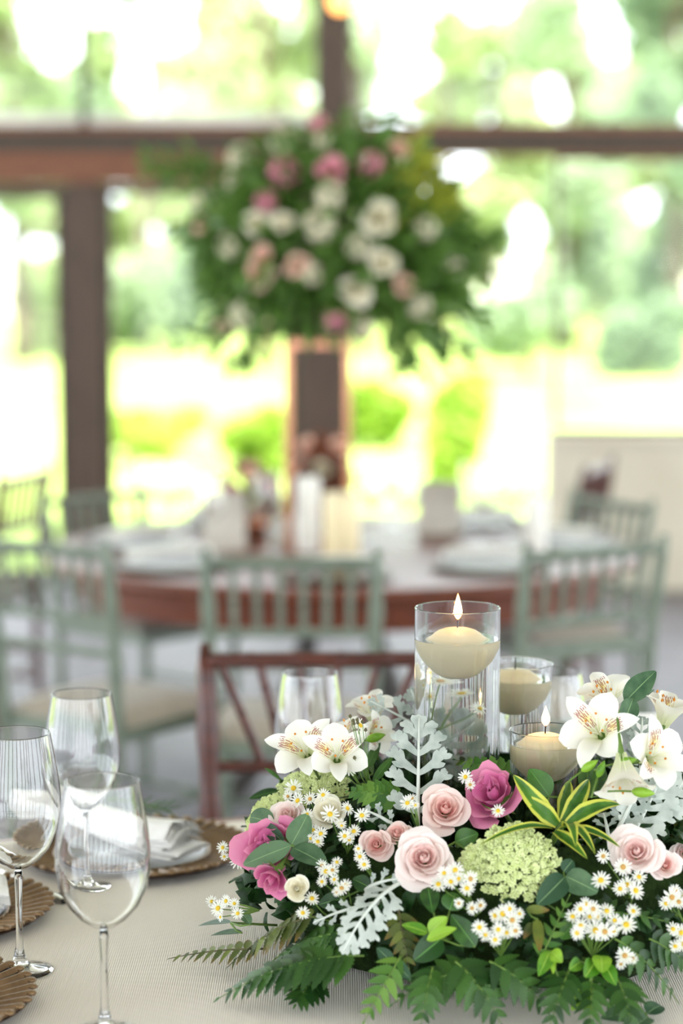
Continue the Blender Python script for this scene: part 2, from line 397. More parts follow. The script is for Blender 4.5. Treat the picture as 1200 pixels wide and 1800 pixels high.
# glazing
def window(n, x0, x1, z0, z1, y, fw=0.03, mat='brown_timber'):
    fr = MB()
    for lo, hi in (((x0, y - .03, z0), (x0 + fw, y + .03, z1)), ((x1 - fw, y - .03, z0), (x1, y + .03, z1)),
                   ((x0 + fw, y - .03, z0), (x1 - fw, y + .03, z0 + fw)), ((x0 + fw, y - .03, z1 - fw), (x1 - fw, y + .03, z1))): fr.box(lo, hi)
    w = struct('window_%d' % n, fr, mat)
    MB().grid(lambda u, v: (x0 + fw + (x1 - x0 - 2 * fw) * u, y, z0 + fw + (z1 - z0 - 2 * fw) * v), 1, 1).build('pane', 'window_glass', w, False)
    return w
yy = WY + 0.08
window(1, wx(-400, 100), wx(139, 100), T1 + 0.006, 3.74, yy, 0.006, 'grey_timber')
window(2, wx(148, 100), wx(556, 100), T1 + 0.006, 3.74, yy, 0.006, 'grey_timber')
window(3, wx(617, 100), 3.2, T1 + 0.006, 3.74, yy, 0.012)
window(4, wx(-420), wx(122), 0.02, T0 - 0.135, yy, 0.07)
window(5, wx(176), wx(527), 0.02, T0 - 0.135, yy, 0.05)
window(6, LW0 + 0.03, 3.2, LWZ + 0.004, T0 - 0.006, yy, 0.02)

struct('trim_50', MB().box((-9, WY + .17, T1 + .004), (wx(556, 100), WY + .3, T1 + .07)), 'white_wall')

# ================================================================== outdoors
g = MB().box((-70, WY + 0.36, -0.3), (70, 90, -0.03)); lw = struct('lawn', g, 'lawn')
random.seed(4)
def leafcloud(mb, blobs, n, size, seed, flat=0.5):
    rnd = random.Random(seed)
    for (c, r) in blobs:
        for i in range(n):
            d = V((rnd.gauss(0, 1), rnd.gauss(0, 1), rnd.gauss(0, 1))).normalized() * (rnd.random() ** 0.4)
            p = V(c) + V((d.x * r[0], d.y * r[1], d.z * r[2]))
            s = size * (0.6 + rnd.random() * 0.8)
            x = V((rnd.gauss(0, 1), rnd.gauss(0, 1), rnd.gauss(0, .6))).normalized(); y = x.orthogonal().normalized()
            a = rnd.random() * 6.28; y = y * cos(a) + x.cross(y) * sin(a)
            b = len(mb.v)
            for (i_, j_) in ((-.5, 0), (0, -.32), (.5, 0), (0, .32)):
                mb.v.append(tuple(p + x * s * i_ + y * s * j_)); mb.t.append((j_ + .5, i_ + .5))
            mb.f.append((b, b + 1, b + 2, b + 3))
    return mb
def tree(px, Y, h, cw, label, seed, mat='tree_leaf', trunk=0.14, low=0.25, nb=16, n=300, ls=0.3, name='garden_tree'):
    rnd = random.Random(seed); b0 = at(px, 700, Y); base = V((b0.x, Y, -0.04))
    t = thing(name, label, 'tree', base, 'trees beyond the lawn')
    tp = V((rnd.uniform(-.3, .3), rnd.uniform(-.3, .3), h * 0.85))
    MB().tube(bez((0, 0, -0.02), (tp.x * .2, tp.y * .2, h * .4), tp, 8), [trunk * (1 - .08 * i) for i in range(9)], 8).build('trunk', 'bark', t)
    blobs = []
    for i in range(nb):
        a = rnd.random() * 6.28; z = h * (low + (1 - low) * rnd.random()); f = cw * (0.35 + 0.65 * sin(pi * min(1, (z / h - low) / (1 - low) * .85 + .12)))
        c = (cos(a) * f * rnd.random() ** .5, sin(a) * f * rnd.random() ** .5, z); blobs.append((c, [cw * rnd.uniform(.22, .42)] * 2 + [h * rnd.uniform(.05, .1)]))
        if i % 2 == 0:
            st = V((0, 0, z * .7)); MB().tube(bez(st, (V(c) + st) / 2 + V((0, 0, .1)), c, 4), [trunk * .4, trunk * .3, trunk * .22, trunk * .15, trunk * .08], 5).build('branch', 'bark', t)
    fo = leafcloud(MB(), blobs, n, ls, seed).build('foliage', mat, t, False); fo['kind'] = 'stuff'
    return t
tree(40, 34, 7.5, 1.3, 'broad green tree behind the left edge of the lawn', 1, 'tree_leaf', .16, .14, 10, 200)
tree(470, 34, 8.5, 1.2, 'tall light green tree just left of the timber column', 3, 'tree_leaf', .14, .42, 9, 170)
tree(775, 33, 8, 1.2, 'slim tree with a bare dark trunk right of the tall bouquet', 5, 'tree_leaf', .12, .5, 8, 170)
tree(1190, 34, 7.5, 1.3, 'shady tree cut by the right edge of the picture', 8, 'tree_leaf_cool', .16, .05, 16, 300)
tree(250, 40, 7, 1.6, 'pale leafy tree seen through the tall pane left of the column', 2, 'tree_leaf_cool', .15, .1, 10, 220)
tree(640, 40, 8, 1.6, 'tree hidden mostly behind the timber column', 4, 'tree_leaf_cool', .16, .15, 12, 220)
tree(1000, 40, 9, 1.7, 'tall tree with sky gaps in the upper right pane', 7, 'tree_leaf_cool', .16, .04, 18, 300)
tree(-60, 47, 8, 2.0, 'dense tree standing left of the broad green tree', 9, 'tree_leaf_cool', .2, .1)
tree(420, 47, 6.5, 2.0, 'distant tree behind the tall light green one', 10, 'tree_leaf', .2, .05, 22, 420)
tree(860, 47, 6.5, 2.0, 'leafy tree in the middle of the right-hand opening', 6, 'tree_leaf', .16, .05, 22, 420)
tree(1290, 47, 8, 2.0, 'dense tree beyond the shady right-hand tree', 11, 'tree_leaf', .2, .08)
tree(160, 55, 6, 2.3, 'distant tree behind the left glass doors', 13, 'tree_leaf', .2, .05, 24, 460)
tree(640, 55, 5.5, 2.3, 'farthest tree behind the timber column', 14, 'tree_leaf_cool', .2, .05, 24, 460)
tree(1080, 55, 6, 2.3, 'distant tree between the two right-hand trees', 12, 'tree_leaf', .2, .05, 24, 460)
tree(-330, 54, 8, 2.2, 'dense tree left of the picture beyond the lawn', 15, 'tree_leaf', .2, .08)
tree(-640, 47, 8, 2.4, 'second dense tree left of the picture beyond the lawn', 16, 'tree_leaf_cool', .2, .08)
tree(1580, 54, 8, 2.2, 'dense tree right of the picture beyond the lawn', 17, 'tree_leaf_cool', .2, .08)
tree(1900, 47, 8, 2.4, 'second dense tree right of the picture beyond the lawn', 18, 'tree_leaf', .2, .08)
def shrub(px, Y, w, h, label, seed, mat='shrub_leaf', n=260, ls=.12, z0=0):
    b0 = at(px, 700, Y); rnd = random.Random(seed)
    t = thing('garden_shrub', label, 'shrub', (b0.x, Y, -0.03), 'shrubs outside the window wall')
    blobs = [((rnd.uniform(-w, w) * .6, rnd.uniform(-w, w) * .4, h * rnd.uniform(.25, .8)), [w * .5, w * .5, h * .3]) for i in range(8)]
    st = MB()
    for c, r in blobs: st.tube(bez((0, 0, 0), (c[0] * .3, c[1] * .3, c[2] * .6), c, 3), [.015, .012, .008, .004], 5)
    st.build('stems', 'bark', t); fo = leafcloud(MB(), blobs, n, ls, seed).build('foliage', mat, t, False); fo['kind'] = 'stuff'
shrub(800, 15, .22, .85, 'bright yellow-green shrub right of the timber column', 21)
shrub(460, 17, .38, .5, 'low bright shrub at the lawn edge left of the column', 22)
shrub(270, 18, .45, .42, 'spreading lime shrub outside the left glass doors', 23)
shrub(660, 19, .3, .55, 'lime shrub glimpsed low beside the column', 24)
shrub(270, 36.5, 1.0, 1.5, 'dark rounded bush at the far lawn edge on the left', 25, 'tree_leaf_cool', 420, .25)
shrub(60, 37, .8, 1.2, 'rounded bush at the far left corner of the lawn', 26, 'tree_leaf', 420, .25)
shrub(930, 30, .8, 1.1, 'long low bush along the right lawn edge', 27, 'tree_leaf_cool', 420, .25)
shrub(1130, 30, .6, 1.0, 'low bush at the right end of the lawn', 28, 'tree_leaf_cool', 420, .25)
gw = tag(MB().box((-16, 60, -0.05), (16, 60.25, 1.5)).build('garden_wall', 'white_wall', None, False, .02), 'long white garden wall behind the trees', 'wall')

# ================================================================== chairs
def turned(p0, p1, r, rings=(), n=10, k=14):
    """turned wooden rod with bamboo-like rings"""
    p0, p1 = V(p0), V(p1); ts = sorted(set([i / k for i in range(k + 1)] + [t + e for t in rings for e in (-.012, 0, .012) if 0 < t + e < 1]))
    return [p0.lerp(p1, t) for t in ts], [r * (1.22 if any(abs(t - q) < .006 for q in rings) else 1.0) for t in ts]
def chair(wood, seat, label, loc, rz, group, slant=0.0, hh=0.92, thick=1.0, near=False, name='chiavari_chair'):
    t = thing(name, label, 'chair', loc, group, rz)
    W, D, SZ = 0.195, 0.20, 0.44
    def rod(nm, p0, p1, r, rings=(), n=10):
        P, R = turned(p0, p1, r, rings, n); return MB().tube(P, R, n).build(nm, wood, t)
    for s in (-1, 1):
        P = bez((s * W * .93, -D - .03, 0), (s * W * .95, -D + .02, SZ), (s * (W + .008), -D - .07, hh), 18)
        R = [(.0155 if i not in (4, 9, 12, 15) else .019) * thick for i in range(19)]; R[-1] = .010
        MB().tube(P, R, 12).build('rear_post', wood, t)
        rod('front_leg', (s * W, D, 0), (s * W * .96, D, SZ), .0155, (.3, .6, .9))
        rod('side_stretcher', (s * W * .95, -D - .005, .22), (s * W, D, .22), .009, (.33, .66))
        rod('side_stretcher', (s * W * .95, -D - .01, .12), (s * W, D, .12), .009, (.33, .66))
    def back(z):   # centre line of the post at height z
        k = z / hh; return -D - .03 * (1 - k) ** 2 + .02 * 2 * k * (1 - k) - .07 * k * k
    def wk(z): return W * (.93 + .11 * z / hh)
    zt, zm, zl = (hh - .035, hh - .205, hh - .285) if not near else (hh - .03, hh - .218, .52)
    for nm, z, r in (('top_rail', zt, .014), ('back_rail', zm, .011), ('lower_rail', zl, .011)):
        rod(nm, (-wk(z), back(z), z), (wk(z), back(z), z), r, (.2, .4, .6, .8))
    for i in range(6):
        x = (-1 + 2 * (i + 1) / 7) * W
        rod('spindle', (x * .98 - slant * x * .5, back(zm), zm), (x + slant * x * .5, back(zt), zt), .0085, (.25, .5, .75), 8)
    rod('front_stretcher', (-W, D, .2), (W, D, .2), .009, (.33, .66))
    rod('rear_stretcher', (-W * .95, -D - .01, .17), (W * .95, -D - .01, .17), .009, (.33, .66))
    MB().box((-W - .012, -D - .01, SZ - .03), (W + .012, D + .012, SZ + .005)).build('seat_frame', wood, t, False, .006)
    def cu(u, v):
        x, y = (u * 2 - 1), (v * 2 - 1); e = (1 - abs(x) ** 4) * (1 - abs(y) ** 4)
        return ((W + .005) * x, D * y + .005, SZ + .006 + .045 * e ** .4)
    MB().grid(cu, 12, 12).build('cushion', seat, t)
    return t
G1 = 'sage green chairs at the far table'
TX, TY = 0.0, 6.6
def chair_at(x, y, *a, face=None, **k):
    f = face or (TX, TY); return chair(*a[:2], a[2], (x, y, 0), math.atan2(f[1] - y, f[0] - x) - pi / 2, a[3], **k)
cc = at(517, 980, 5.35)
chair_at(cc.x, 5.56, 'sage_paint', 'cushion_cloth', 'sage green wooden chair in front of the far table, middle of three', G1, face=(cc.x + .02, TY))
chair_at(-0.58, 5.775, 'sage_paint', 'cushion_cloth', 'sage green wooden chair at the far table, cut by the left picture edge', G1)
chair_at(0.49, 5.72, 'sage_paint', 'cushion_cloth', 'angled sage green wooden chair at the right front of the far table', G1)
chair_at(0.62, 6.98, 'sage_paint', 'cushion_cloth', 'sage green chair at the far right side of the table, before the cream parapet', G1, face=(0.0, 6.62), hh=.86)
chair_at(-0.62, 7.2, 'sage_paint', 'dark_cushion', 'greyish sage chair on the far left side of the table, beside the timber post', G1, face=(0, 6.62), hh=.85)
G2 = 'brown wooden chairs further back'
chair_at(0.66, 8.1, 'mahogany', 'dark_cushion', 'dark brown chair standing right in front of the cream parapet', G2, face=(-.34, 8.46), hh=.88)
chair_at(-1.33, 7.8, 'mahogany', 'dark_cushion', 'dark brown chair at the far left edge, behind the sage chairs', G2, face=(-2.3, 8.1), hh=.88)
bc = at(575, 1160, 3.92)
chair_at(bc.x - .008, 3.76, 'mahogany', 'cushion_cloth', 'mahogany brown chair drawn up behind the near table with the candles', 'chair at the near table', face=(bc.x + .03, 2.6), slant=0.55, hh=.915, thick=1.2, near=True)

# ================================================================== far table
ft = thing('dining_table', 'round dark wooden table under the tall bouquet', 'table', (TX, TY + .02, 0))
RT = 0.86
MB().lathe([(0.001, .715), (RT - .03, .715), (RT, .72), (RT + .004, .735), (RT, .75), (RT - .01, .752), (0.001, .752)], 64).build('tabletop', 'table_wood', ft)
MB().lathe([(RT - .10, .625), (RT - .09, .714)], 64).build('apron', 'table_wood', ft)
for i in range(4):
    a = pi / 4 + i * pi / 2
    MB().tube(bez((.12 * cos(a), .12 * sin(a), .70), (.10 * cos(a), .10 * sin(a), .25), (.55 * cos(a), .55 * sin(a), .02), 10), [.03] * 11, 10).build('leg', 'iron', ft)

# ================================================================== near table
tc0 = V((0.12, 2.62, 0)); RN = 0.875
nt_ = thing('dining_table', 'round table hidden under the cream cloth in front', 'table', tc0)
MB().lathe([(0.001, .715), (RN - .01, .715), (RN - .004, .73), (RN - .01, .744), (0.001, .744)], 48).build('tabletop', 'table_wood', nt_)
for i in range(4):
    a = pi / 4 + i * pi / 2
    MB().tube([(.6 * cos(a), .6 * sin(a), .716), (.62 * cos(a), .62 * sin(a), 0)], [.025, .02], 8).build('leg', 'iron', nt_)
def cloth(u, v):
    a = u * 2 * pi
    if v < .5:
        r = RN * (v / .5); return (tc0.x + r * cos(a), tc0.y + r * sin(a), TABLE_Z - (.012 if v > .48 else 0))
    k = (v - .5) / .5; f = .022 * k * (sin(a * 19) + .4 * sin(a * 11 + 1))
    r = RN + .006 + .02 * k + f; return (tc0.x + r * cos(a), tc0.y + r * sin(a), TABLE_Z - .012 - k * .7)
tag(MB().grid(cloth, 192, 24, True).build('tablecloth', 'linen'), 'cream ribbed cloth covering the near table', 'tablecloth')

# ------------------------------------------------------------------ wine glasses
BOWL = [(.003, 0), (.012, .002), (.024, .010), (.036, .024), (.044, .042), (.0475, .062), (.0475, .080), (.0455, .100), (.042, .122), (.0385, .142), (.03735, .1490), (.0372, .150)]
def glassproto(n=40, solid=True):
    inner = [(max(.0001, r - (.0007 + .0009 * (1 - z / .15))), z + .0022 * (1 - z / .15) ** 3) for r, z in BOWL]
    prof = [(.0001, -.0005)] + list(BOWL) + [(.03685, .1502)] + inner[::-1] + [(.0001, .0032)]
    bowl = MB().lathe(prof, n).mesh('bowl', 'solid_crystal') if solid else MB().lathe(BOWL, n).mesh('bowl', 'far_crystal')
    stem = MB().lathe([(.0001, -.004), (.0042, -.003), (.0046, -.012), (.0038, -.03), (.0036, -.06), (.0042, -.085), (.007, -.098), (.012, -.104), (.0001, -.105)][::-1], 20).mesh('stem', 'solid_crystal')
    foot = MB().lathe([(.0001, -.1115), (.036, -.1115), (.0365, -.1105), (.030, -.109), (.018, -.1065), (.008, -.104), (.0001, -.1035)], n).mesh('foot', 'solid_crystal')
    return bowl, stem, foot
GP = glassproto(48); GPF = glassproto(24)
def wineglass(loc, label, group, s=1.0, stem=1.0, proto=GP):
    t = thing('wine_glass', label, 'wine glass', loc, group)
    H = .1118 * s * stem
    for nm, me in zip(('bowl', 'stem', 'foot'), proto):
        o = link(nm, me, t); o.scale = (s, s, s * (stem if nm in ('stem', 'foot') else 1)); o.location = (0, 0, H)
    return t
GN = 'wine glasses on the near table'
def glass_from(px, rim_y, Y, s, label, group=GN):
    rim = at(px, rim_y, Y); H = rim.z - TABLE_Z - .001
    bowl_h = .150 * s; stem = (H - bowl_h) / (.1118 * s)
    return wineglass((rim.x, Y, TABLE_Z + .001), label, group, s, stem)
glass_from(179, 1372, 2.44, 1.10, 'nearest empty wine glass, its bowl in front of the white napkin')
glass_from(143, 1219, 2.98, 1.07, 'empty wine glass standing behind the nearest one, next to the folded napkin')
glass_from(28, 1288, 2.66, 1.10, 'empty wine glass cut off by the left picture edge')
glass_from(545, 1181, 3.12, 1.05, 'empty wine glass behind the white lilies, before the mahogany chair')
glass_from(975, 1180, 3.17, 1.05, 'empty wine glass behind the candle vases on the right')

# ------------------------------------------------------------------ charger plates with slatted rims
rib_me = MB()
rib_me.grid(lambda u, v: ((u - .5) * (.0070 + .0040 * v), v * .050, .0055 * sin(pi * u) ** .4 + .004 + .0115 * v), 6, 4)
rib_me.add(MB().lathe([(.0001, -.002), (.0052, -.001), (.0068, .001), (.0050, .0035), (.0001, .0045)], 12), M4.Translation((0, .053, .0165)))
rib_me = rib_me.mesh('rib', 'antique_gold')
well_me = MB().lathe([(.0001, .001), (.095, .001), (.112, .002), (.162, .0095), (.1655, .0115), (.1635, .0135), (.160, .0120), (.113, .0036), (.110, .0085), (.104, .0085), (.096, .0035), (.0001, .003)], 72).mesh('plate', 'plate_well')
ring_me = MB(); ring_me.tube([(.163 * cos(2 * pi * i / 72), .163 * sin(2 * pi * i / 72), .0155) for i in range(73)], .002, 6, False)
ring_me = ring_me.mesh('edge_ring', 'antique_gold')
ringi_me = MB(); ringi_me.tube([(.1105 * cos(2 * pi * i / 72), .1105 * sin(2 * pi * i / 72), .0075) for i in range(73)], .0026, 6, False)
ringi_me = ringi_me.mesh('inner_ring', 'antique_gold')
def charger(c, label, ribs=44):
    t = thing('charger_plate', label, 'plate', (c[0], c[1], TABLE_Z + .001), 'charger plates on the near table')
    link('plate', well_me, t); link('edge_ring', ring_me, t); link('inner_ring', ringi_me, t)
    for i in range(ribs):
        a = 2 * pi * i / ribs; o = link('rib', rib_me, t); o.location = (.112 * cos(a), .112 * sin(a), 0); o.rotation_euler = (0, 0, a - pi / 2)
    return t
P1, P2, P3 = (-.300, 3.185), (-.545, 2.885), (-.520, 2.525)
charger(P1, 'brown charger plate with a ribbed rim under the rosemary napkin')
charger(P2, 'brown beaded charger plate behind the stem of the cut-off glass')
charger(P3, 'brown charger plate in the bottom left corner')

# ------------------------------------------------------------------ folded napkins
def napkin(path, w, layers, label, thick=.004, fan=0.3, seed=1, name='napkin'):
    """a long soft strip of cloth folded to several layers; the folds spread at its end"""
    rnd = random.Random(seed); base = V(path[0]); t = thing(name, label, 'napkin', base, 'folded white napkins on chargers')
    pts = []
    for i in range(len(path) - 1):
        for k in range(8): pts.append(V(path[i]).lerp(V(path[i + 1]), k / 8))
    pts.append(V(path[-1]))
    for it in range(6): pts = [pts[0]] + [(pts[i - 1] + pts[i] * 2 + pts[i + 1]) / 4 for i in range(1, len(pts) - 1)] + [pts[-1]]
    n = len(pts) - 1
    for L in range(layers):
        off = rnd.uniform(-.007, .007); ph = rnd.random() * 6; ln = 1 - .06 * rnd.random(); wd_ = rnd.uniform(.9, 1.0)
        def fn(u, v, L=L, off=off, ph=ph, ln=ln, wd_=wd_):
            x = v * n * ln; i = min(int(x), n - 1); p = pts[i].lerp(pts[i + 1], x - i); d = (pts[min(i + 1, n)] - pts[max(i - 1, 0)]); d.z = 0; d.normalize()
            sd = V((-d.y, d.x, 0)); q = u * 2 * pi; f = 1 + fan * max(0, v - .6) * 2.5
            a, bz = cos(q), sin(q)
            hw = w * .5 * wd_ * (.82 + .18 * abs(v * 2 - 1))
            lat = hw * (abs(a) ** .6) * (1 if a > 0 else -1); e = lat / hw
            wave = .0035 * mnoise.noise(V((lat * 35, v * 5, seed + L * .35))) + .002 * sin(lat * 110 + ph + v * 4)
            z = thick * .5 * bz * (1.15 - .3 * abs(e)) + (L * thick * f * .92) * (1 - .38 * e * e) + thick * .6 + wave * (.35 + L / layers)
            return p - base + sd * (lat + off * (.4 + v)) + V((0, 0, max(z, 0)))
        MB().grid(fn, 28, n, True).build('fold', 'napkin_cloth', t)
    return t
zc = TABLE_Z + .017
n1 = [at(10, 1452, 3.20), at(90, 1455, 3.22), at(160, 1470, 3.20), at(235, 1490, 3.17), at(340, 1506, 3.12)]
hts = [.052, .048, .037, .022, .0175]
n1 = [V((p.x, p.y, TABLE_Z + h)) for p, h in zip(n1, hts)]
n1[0].x = -.47; n1[0].y = 3.20
napkin(n1, .085, 7, 'white napkin folded lengthwise with a green sprig, on the ribbed charger', .0052, .5, 3)
n2 = [V((-.66, 2.86, TABLE_Z + .016)), V((-.58, 2.87, TABLE_Z + .03)), V((-.50, 2.885, TABLE_Z + .03)), V((-.435, 2.90, TABLE_Z + .014))]
napkin(n2, .08, 6, 'white napkin on the charger behind the cut-off glass', .006, .3, 5)
n3 = [V((-.62, 2.50, TABLE_Z + .016)), V((-.55, 2.51, TABLE_Z + .03)), V((-.47, 2.515, TABLE_Z + .03)), V((-.40, 2.52, TABLE_Z + .016))]
napkin(n3, .09, 6, 'white napkin in the bottom left corner', .006, .3, 6)
sp = thing('herb_sprig', 'green herb sprig tucked on the long folded napkin', 'sprig', at(215, 1482, 3.17))
b0 = V(sp.location); e0 = V((at(300, 1474, 3.19).x, 3.20, TABLE_Z + .062)) ; s0 = V((at(190, 1470, 3.19).x, 3.20, TABLE_Z + .075))
MB().tube([p - b0 for p in bez(s0, (s0 + e0) / 2 + V((0, 0, .01)), e0, 6)], .0012, 5).build('stem', 'stem_green', sp)
rnd = random.Random(2); needle = MB().grid(lambda u, v: ((u - .5) * .0028 * sin(pi * (.15 + .8 * v)), v * .022, .001 * sin(pi * u)), 2, 3).mesh('needle', 'deep_leaf')
for i in range(22):
    p = s0.lerp(e0, i / 22); a = rnd.uniform(-1, 1); d = (e0 - s0).normalized() + V((0, .8 * cos(i * 2.4), .8 * sin(i * 2.4)))
    link('needle', needle, sp, frame(p + V((0, 0, .004)) - b0, d, (0, -.3, 1)))
# silver knife between the two left chargers
kn = thing('table_knife', 'silver knife lying left of the ribbed charger, behind the glasses', 'knife', (-.385, 2.965, TABLE_Z + .001))
MB().grid(lambda u, v: ((.006 + .003 * v) * cos(2 * pi * u), -.03 + v * .11, .005 + .0042 * sin(2 * pi * u)), 10, 6, True).build('handle', 'silver', kn)
MB().grid(lambda u, v: ((u - .5) * .018 * (1 - .5 * v ** 4), .08 + v * .11, .004 + .001 * sin(pi * u)), 4, 6).build('blade', 'silver', kn)
kn.rotation_euler = (0, 0, RAD(36))
# white card standing behind the flowers on the right
cd = tag(MB().box((-.022, -.001, 0), (.026, .001, .205)).build('place_card', 'card', None, False), 'narrow white card standing behind the lilies on the right', 'card')
cdl = at(1142, 1300, 3.20); cd.location = (cdl.x, 3.20, TABLE_Z + .001)

# ------------------------------------------------------------------ floating candle vases
def flame(px, top_y, base, label):
    top = at(px, top_y, base.y); h = top.z - base.z
    prof = [(.0001, 0), (.0022, h * .06), (.0046, h * .2), (.0052, h * .33), (.0044, h * .5), (.0028, h * .7), (.0012, h * .88), (.0001, h)]
    return prof
def candle_vase(px, rim_y, Y, r, water_dy, label, clabel, flame_top=None, flare=0.0, lit=True, cr=.0400, cdx=0):
    rim = at(px, rim_y, Y); H = rim.z - TABLE_Z - .001; X = rim.x
    t = thing('candle_vase', label, 'vase', (X, Y, TABLE_Z + .001), 'glass vases with floating candles')
    hw = H - water_dy
    def R(z): return r * (1 - flare + flare * max(0, (z / H)) ** 6)
    zs = [.0045, .0052] + [.006 + (H - .006) * i / 24 for i in range(24)] + [H - .0012, H - .0004, H]
    TH = .0022
    MB().lathe([(.0001, 0), (R(0) * .96, 0), (R(0) - .0006, .001), (R(0), .003)] + [(R(z), z) for z in zs] + [(R(H) - TH * .25, H + .0008), (R(H) - TH * .75, H + .0008)] + [(R(z) - TH, z) for z in zs[::-1]] + [(R(0) - TH - .0004, .0036), (R(0) - TH - .002, .0034), (.0001, .0034)], 72).build('glass_wall', 'solid_crystal', t)
    zw = [.007 + (hw - .007) * i / 20 for i in range(21)]
    MB().lathe([(.0001, .0030), (R(0) - TH - .001, .0030), (R(0) - TH + .0004, .0036)] + [(R(z) - TH + .0006, z) for z in zw[:-1] + [hw - .0012, hw - .0003]] + [(R(hw) - TH, hw), (R(hw) - TH - .0012, hw), (.0001, hw)], 64).build('water', 'water', t)
    c = thing('floating_candle', clabel, 'candle', (X + cdx, Y, TABLE_Z + .001 + hw), 'floating candles')
    k = cr / .0385
    prof = [(.0001, -.046), (.012, -.0458), (.020, -.041), (.031, -.028), (.0375, -.014), (.0385, -.006), (.0365, -.001), (.0315, .0025), (.0285, .0055), (.023, .0092), (.016, .0115), (.008, .0125), (.0001, .0127)]
    MB().lathe([(a * k, z * k) for a, z in prof], 48).build('wax_body', 'wax', c)
    wt = V((.0008, 0, .026 * k)); MB().tube(bez((0, 0, .012 * k), (0, 0, .020 * k), wt, 4), .0008, 6).build('wick', 'wick', c)
    if lit:
        base = V((X + cdx, Y, TABLE_Z + .001 + hw + .0225 * k)); pr = flame(px, flame_top, base, '')
        f = MB().lathe(pr, 16).build('flame', 'flame', c); f.location = (.0004, 0, .0225 * k)
        ld = bpy.data.lights.new('candle_light', 'POINT'); ld.energy = 0.12; ld.color = (1, .62, .28); ld.shadow_soft_size = .006
        lo = bpy.data.objects.new('candle_light', ld); col.objects.link(lo); lo.parent = c; lo.location = (0, 0, .0225 * k + pr[-1][1] * .5)
VASES = [(at(804, 1068, 2.80), .0535), (at(905, 1166, 2.93), .050), (at(958, 1283, 2.715), .044)]
candle_vase(804, 1068, 2.80, .0535, .0385, 'tall straight glass vase of water, highest of the three', 'burning cream candle floating in the tallest vase', 1043)
candle_vase(905, 1166, 2.93, .0500, .020, 'middle-height glass vase standing behind the tallest one', 'unlit cream candle floating in the middle-height vase', lit=False, flare=.10, cr=.037)
candle_vase(958, 1283, 2.715, .0440, .0165, 'short glass vase in front, partly behind the white lilies', 'burning cream candle floating in the short vase', 1241, flare=.06, cr=.0365)

# ================================================================== flower centrepiece on the near table
def axis(p, c, r, u):      # c toward the camera, r to the right, u upward
    return (tocam(p) * c + V((1, 0, 0)) * r + V((0, 0, 1)) * u).normalized()
def px2m(p, n): return n * (p - CAM).length / FPX
# mossy foam ring that holds the stems, with a clear middle for the vases
def foam(u, v):
    a = u * 2 * pi; q = v * 2 * pi
    ri, ro = .178, .286; rc = (ri + ro) / 2; hw_ = (ro - ri) / 2
    r = rc + hw_ * cos(q); z = .085 + .084 * sin(q)
    w = 1 + .03 * mnoise.noise(V((cos(a) * 4, sin(a) * 4, q)))
    return (EC.x + r * w * cos(a) * 1.0, EC.y + .018 + r * w * sin(a) * .97, TABLE_Z + z)
tag(MB().grid(foam, 64, 16, True).build('floral_foam_ring', 'moss'), 'dark mossy foam ring under the near flowers', 'floral foam')
# tangle of small filler leaves nobody could count
fl = MB(); rnd = random.Random(11)
small = MB().grid(lambda u, v: ((u - .5) * .5 * sin(pi * min(1, .08 + .92 * v)) ** .8, v, .18 * sin(pi * v) - .15 * abs(u - .5)), 2, 4)
for i in range(2400):
    a = rnd.random() * 2 * pi; q = rnd.uniform(-.25, pi * .9)
    rc, hw_ = .228, .072
    r = rc + hw_ * cos(q); z = .075 + .10 * sin(q)
    p = V((EC.x + r * cos(a) * 1.03, EC.y + r * sin(a) * .96, TABLE_Z + max(.015, z)))
    n = V((cos(a) * cos(q), sin(a) * cos(q), max(.1, sin(q)))).normalized()
    d = (n * .5 + V((rnd.gauss(0, 1), rnd.gauss(0, 1), rnd.gauss(0, .8) + .1)) * .6).normalized()
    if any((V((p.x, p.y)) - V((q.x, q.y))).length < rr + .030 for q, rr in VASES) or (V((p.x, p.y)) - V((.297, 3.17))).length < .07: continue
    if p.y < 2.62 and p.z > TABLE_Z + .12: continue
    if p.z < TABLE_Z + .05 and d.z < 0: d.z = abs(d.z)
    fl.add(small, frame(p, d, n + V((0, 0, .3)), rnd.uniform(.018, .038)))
tag(fl.build('filler_greenery', 'filler_leaf'), 'tangle of small dark leaves packed between the near flowers', 'greenery', kind='stuff')

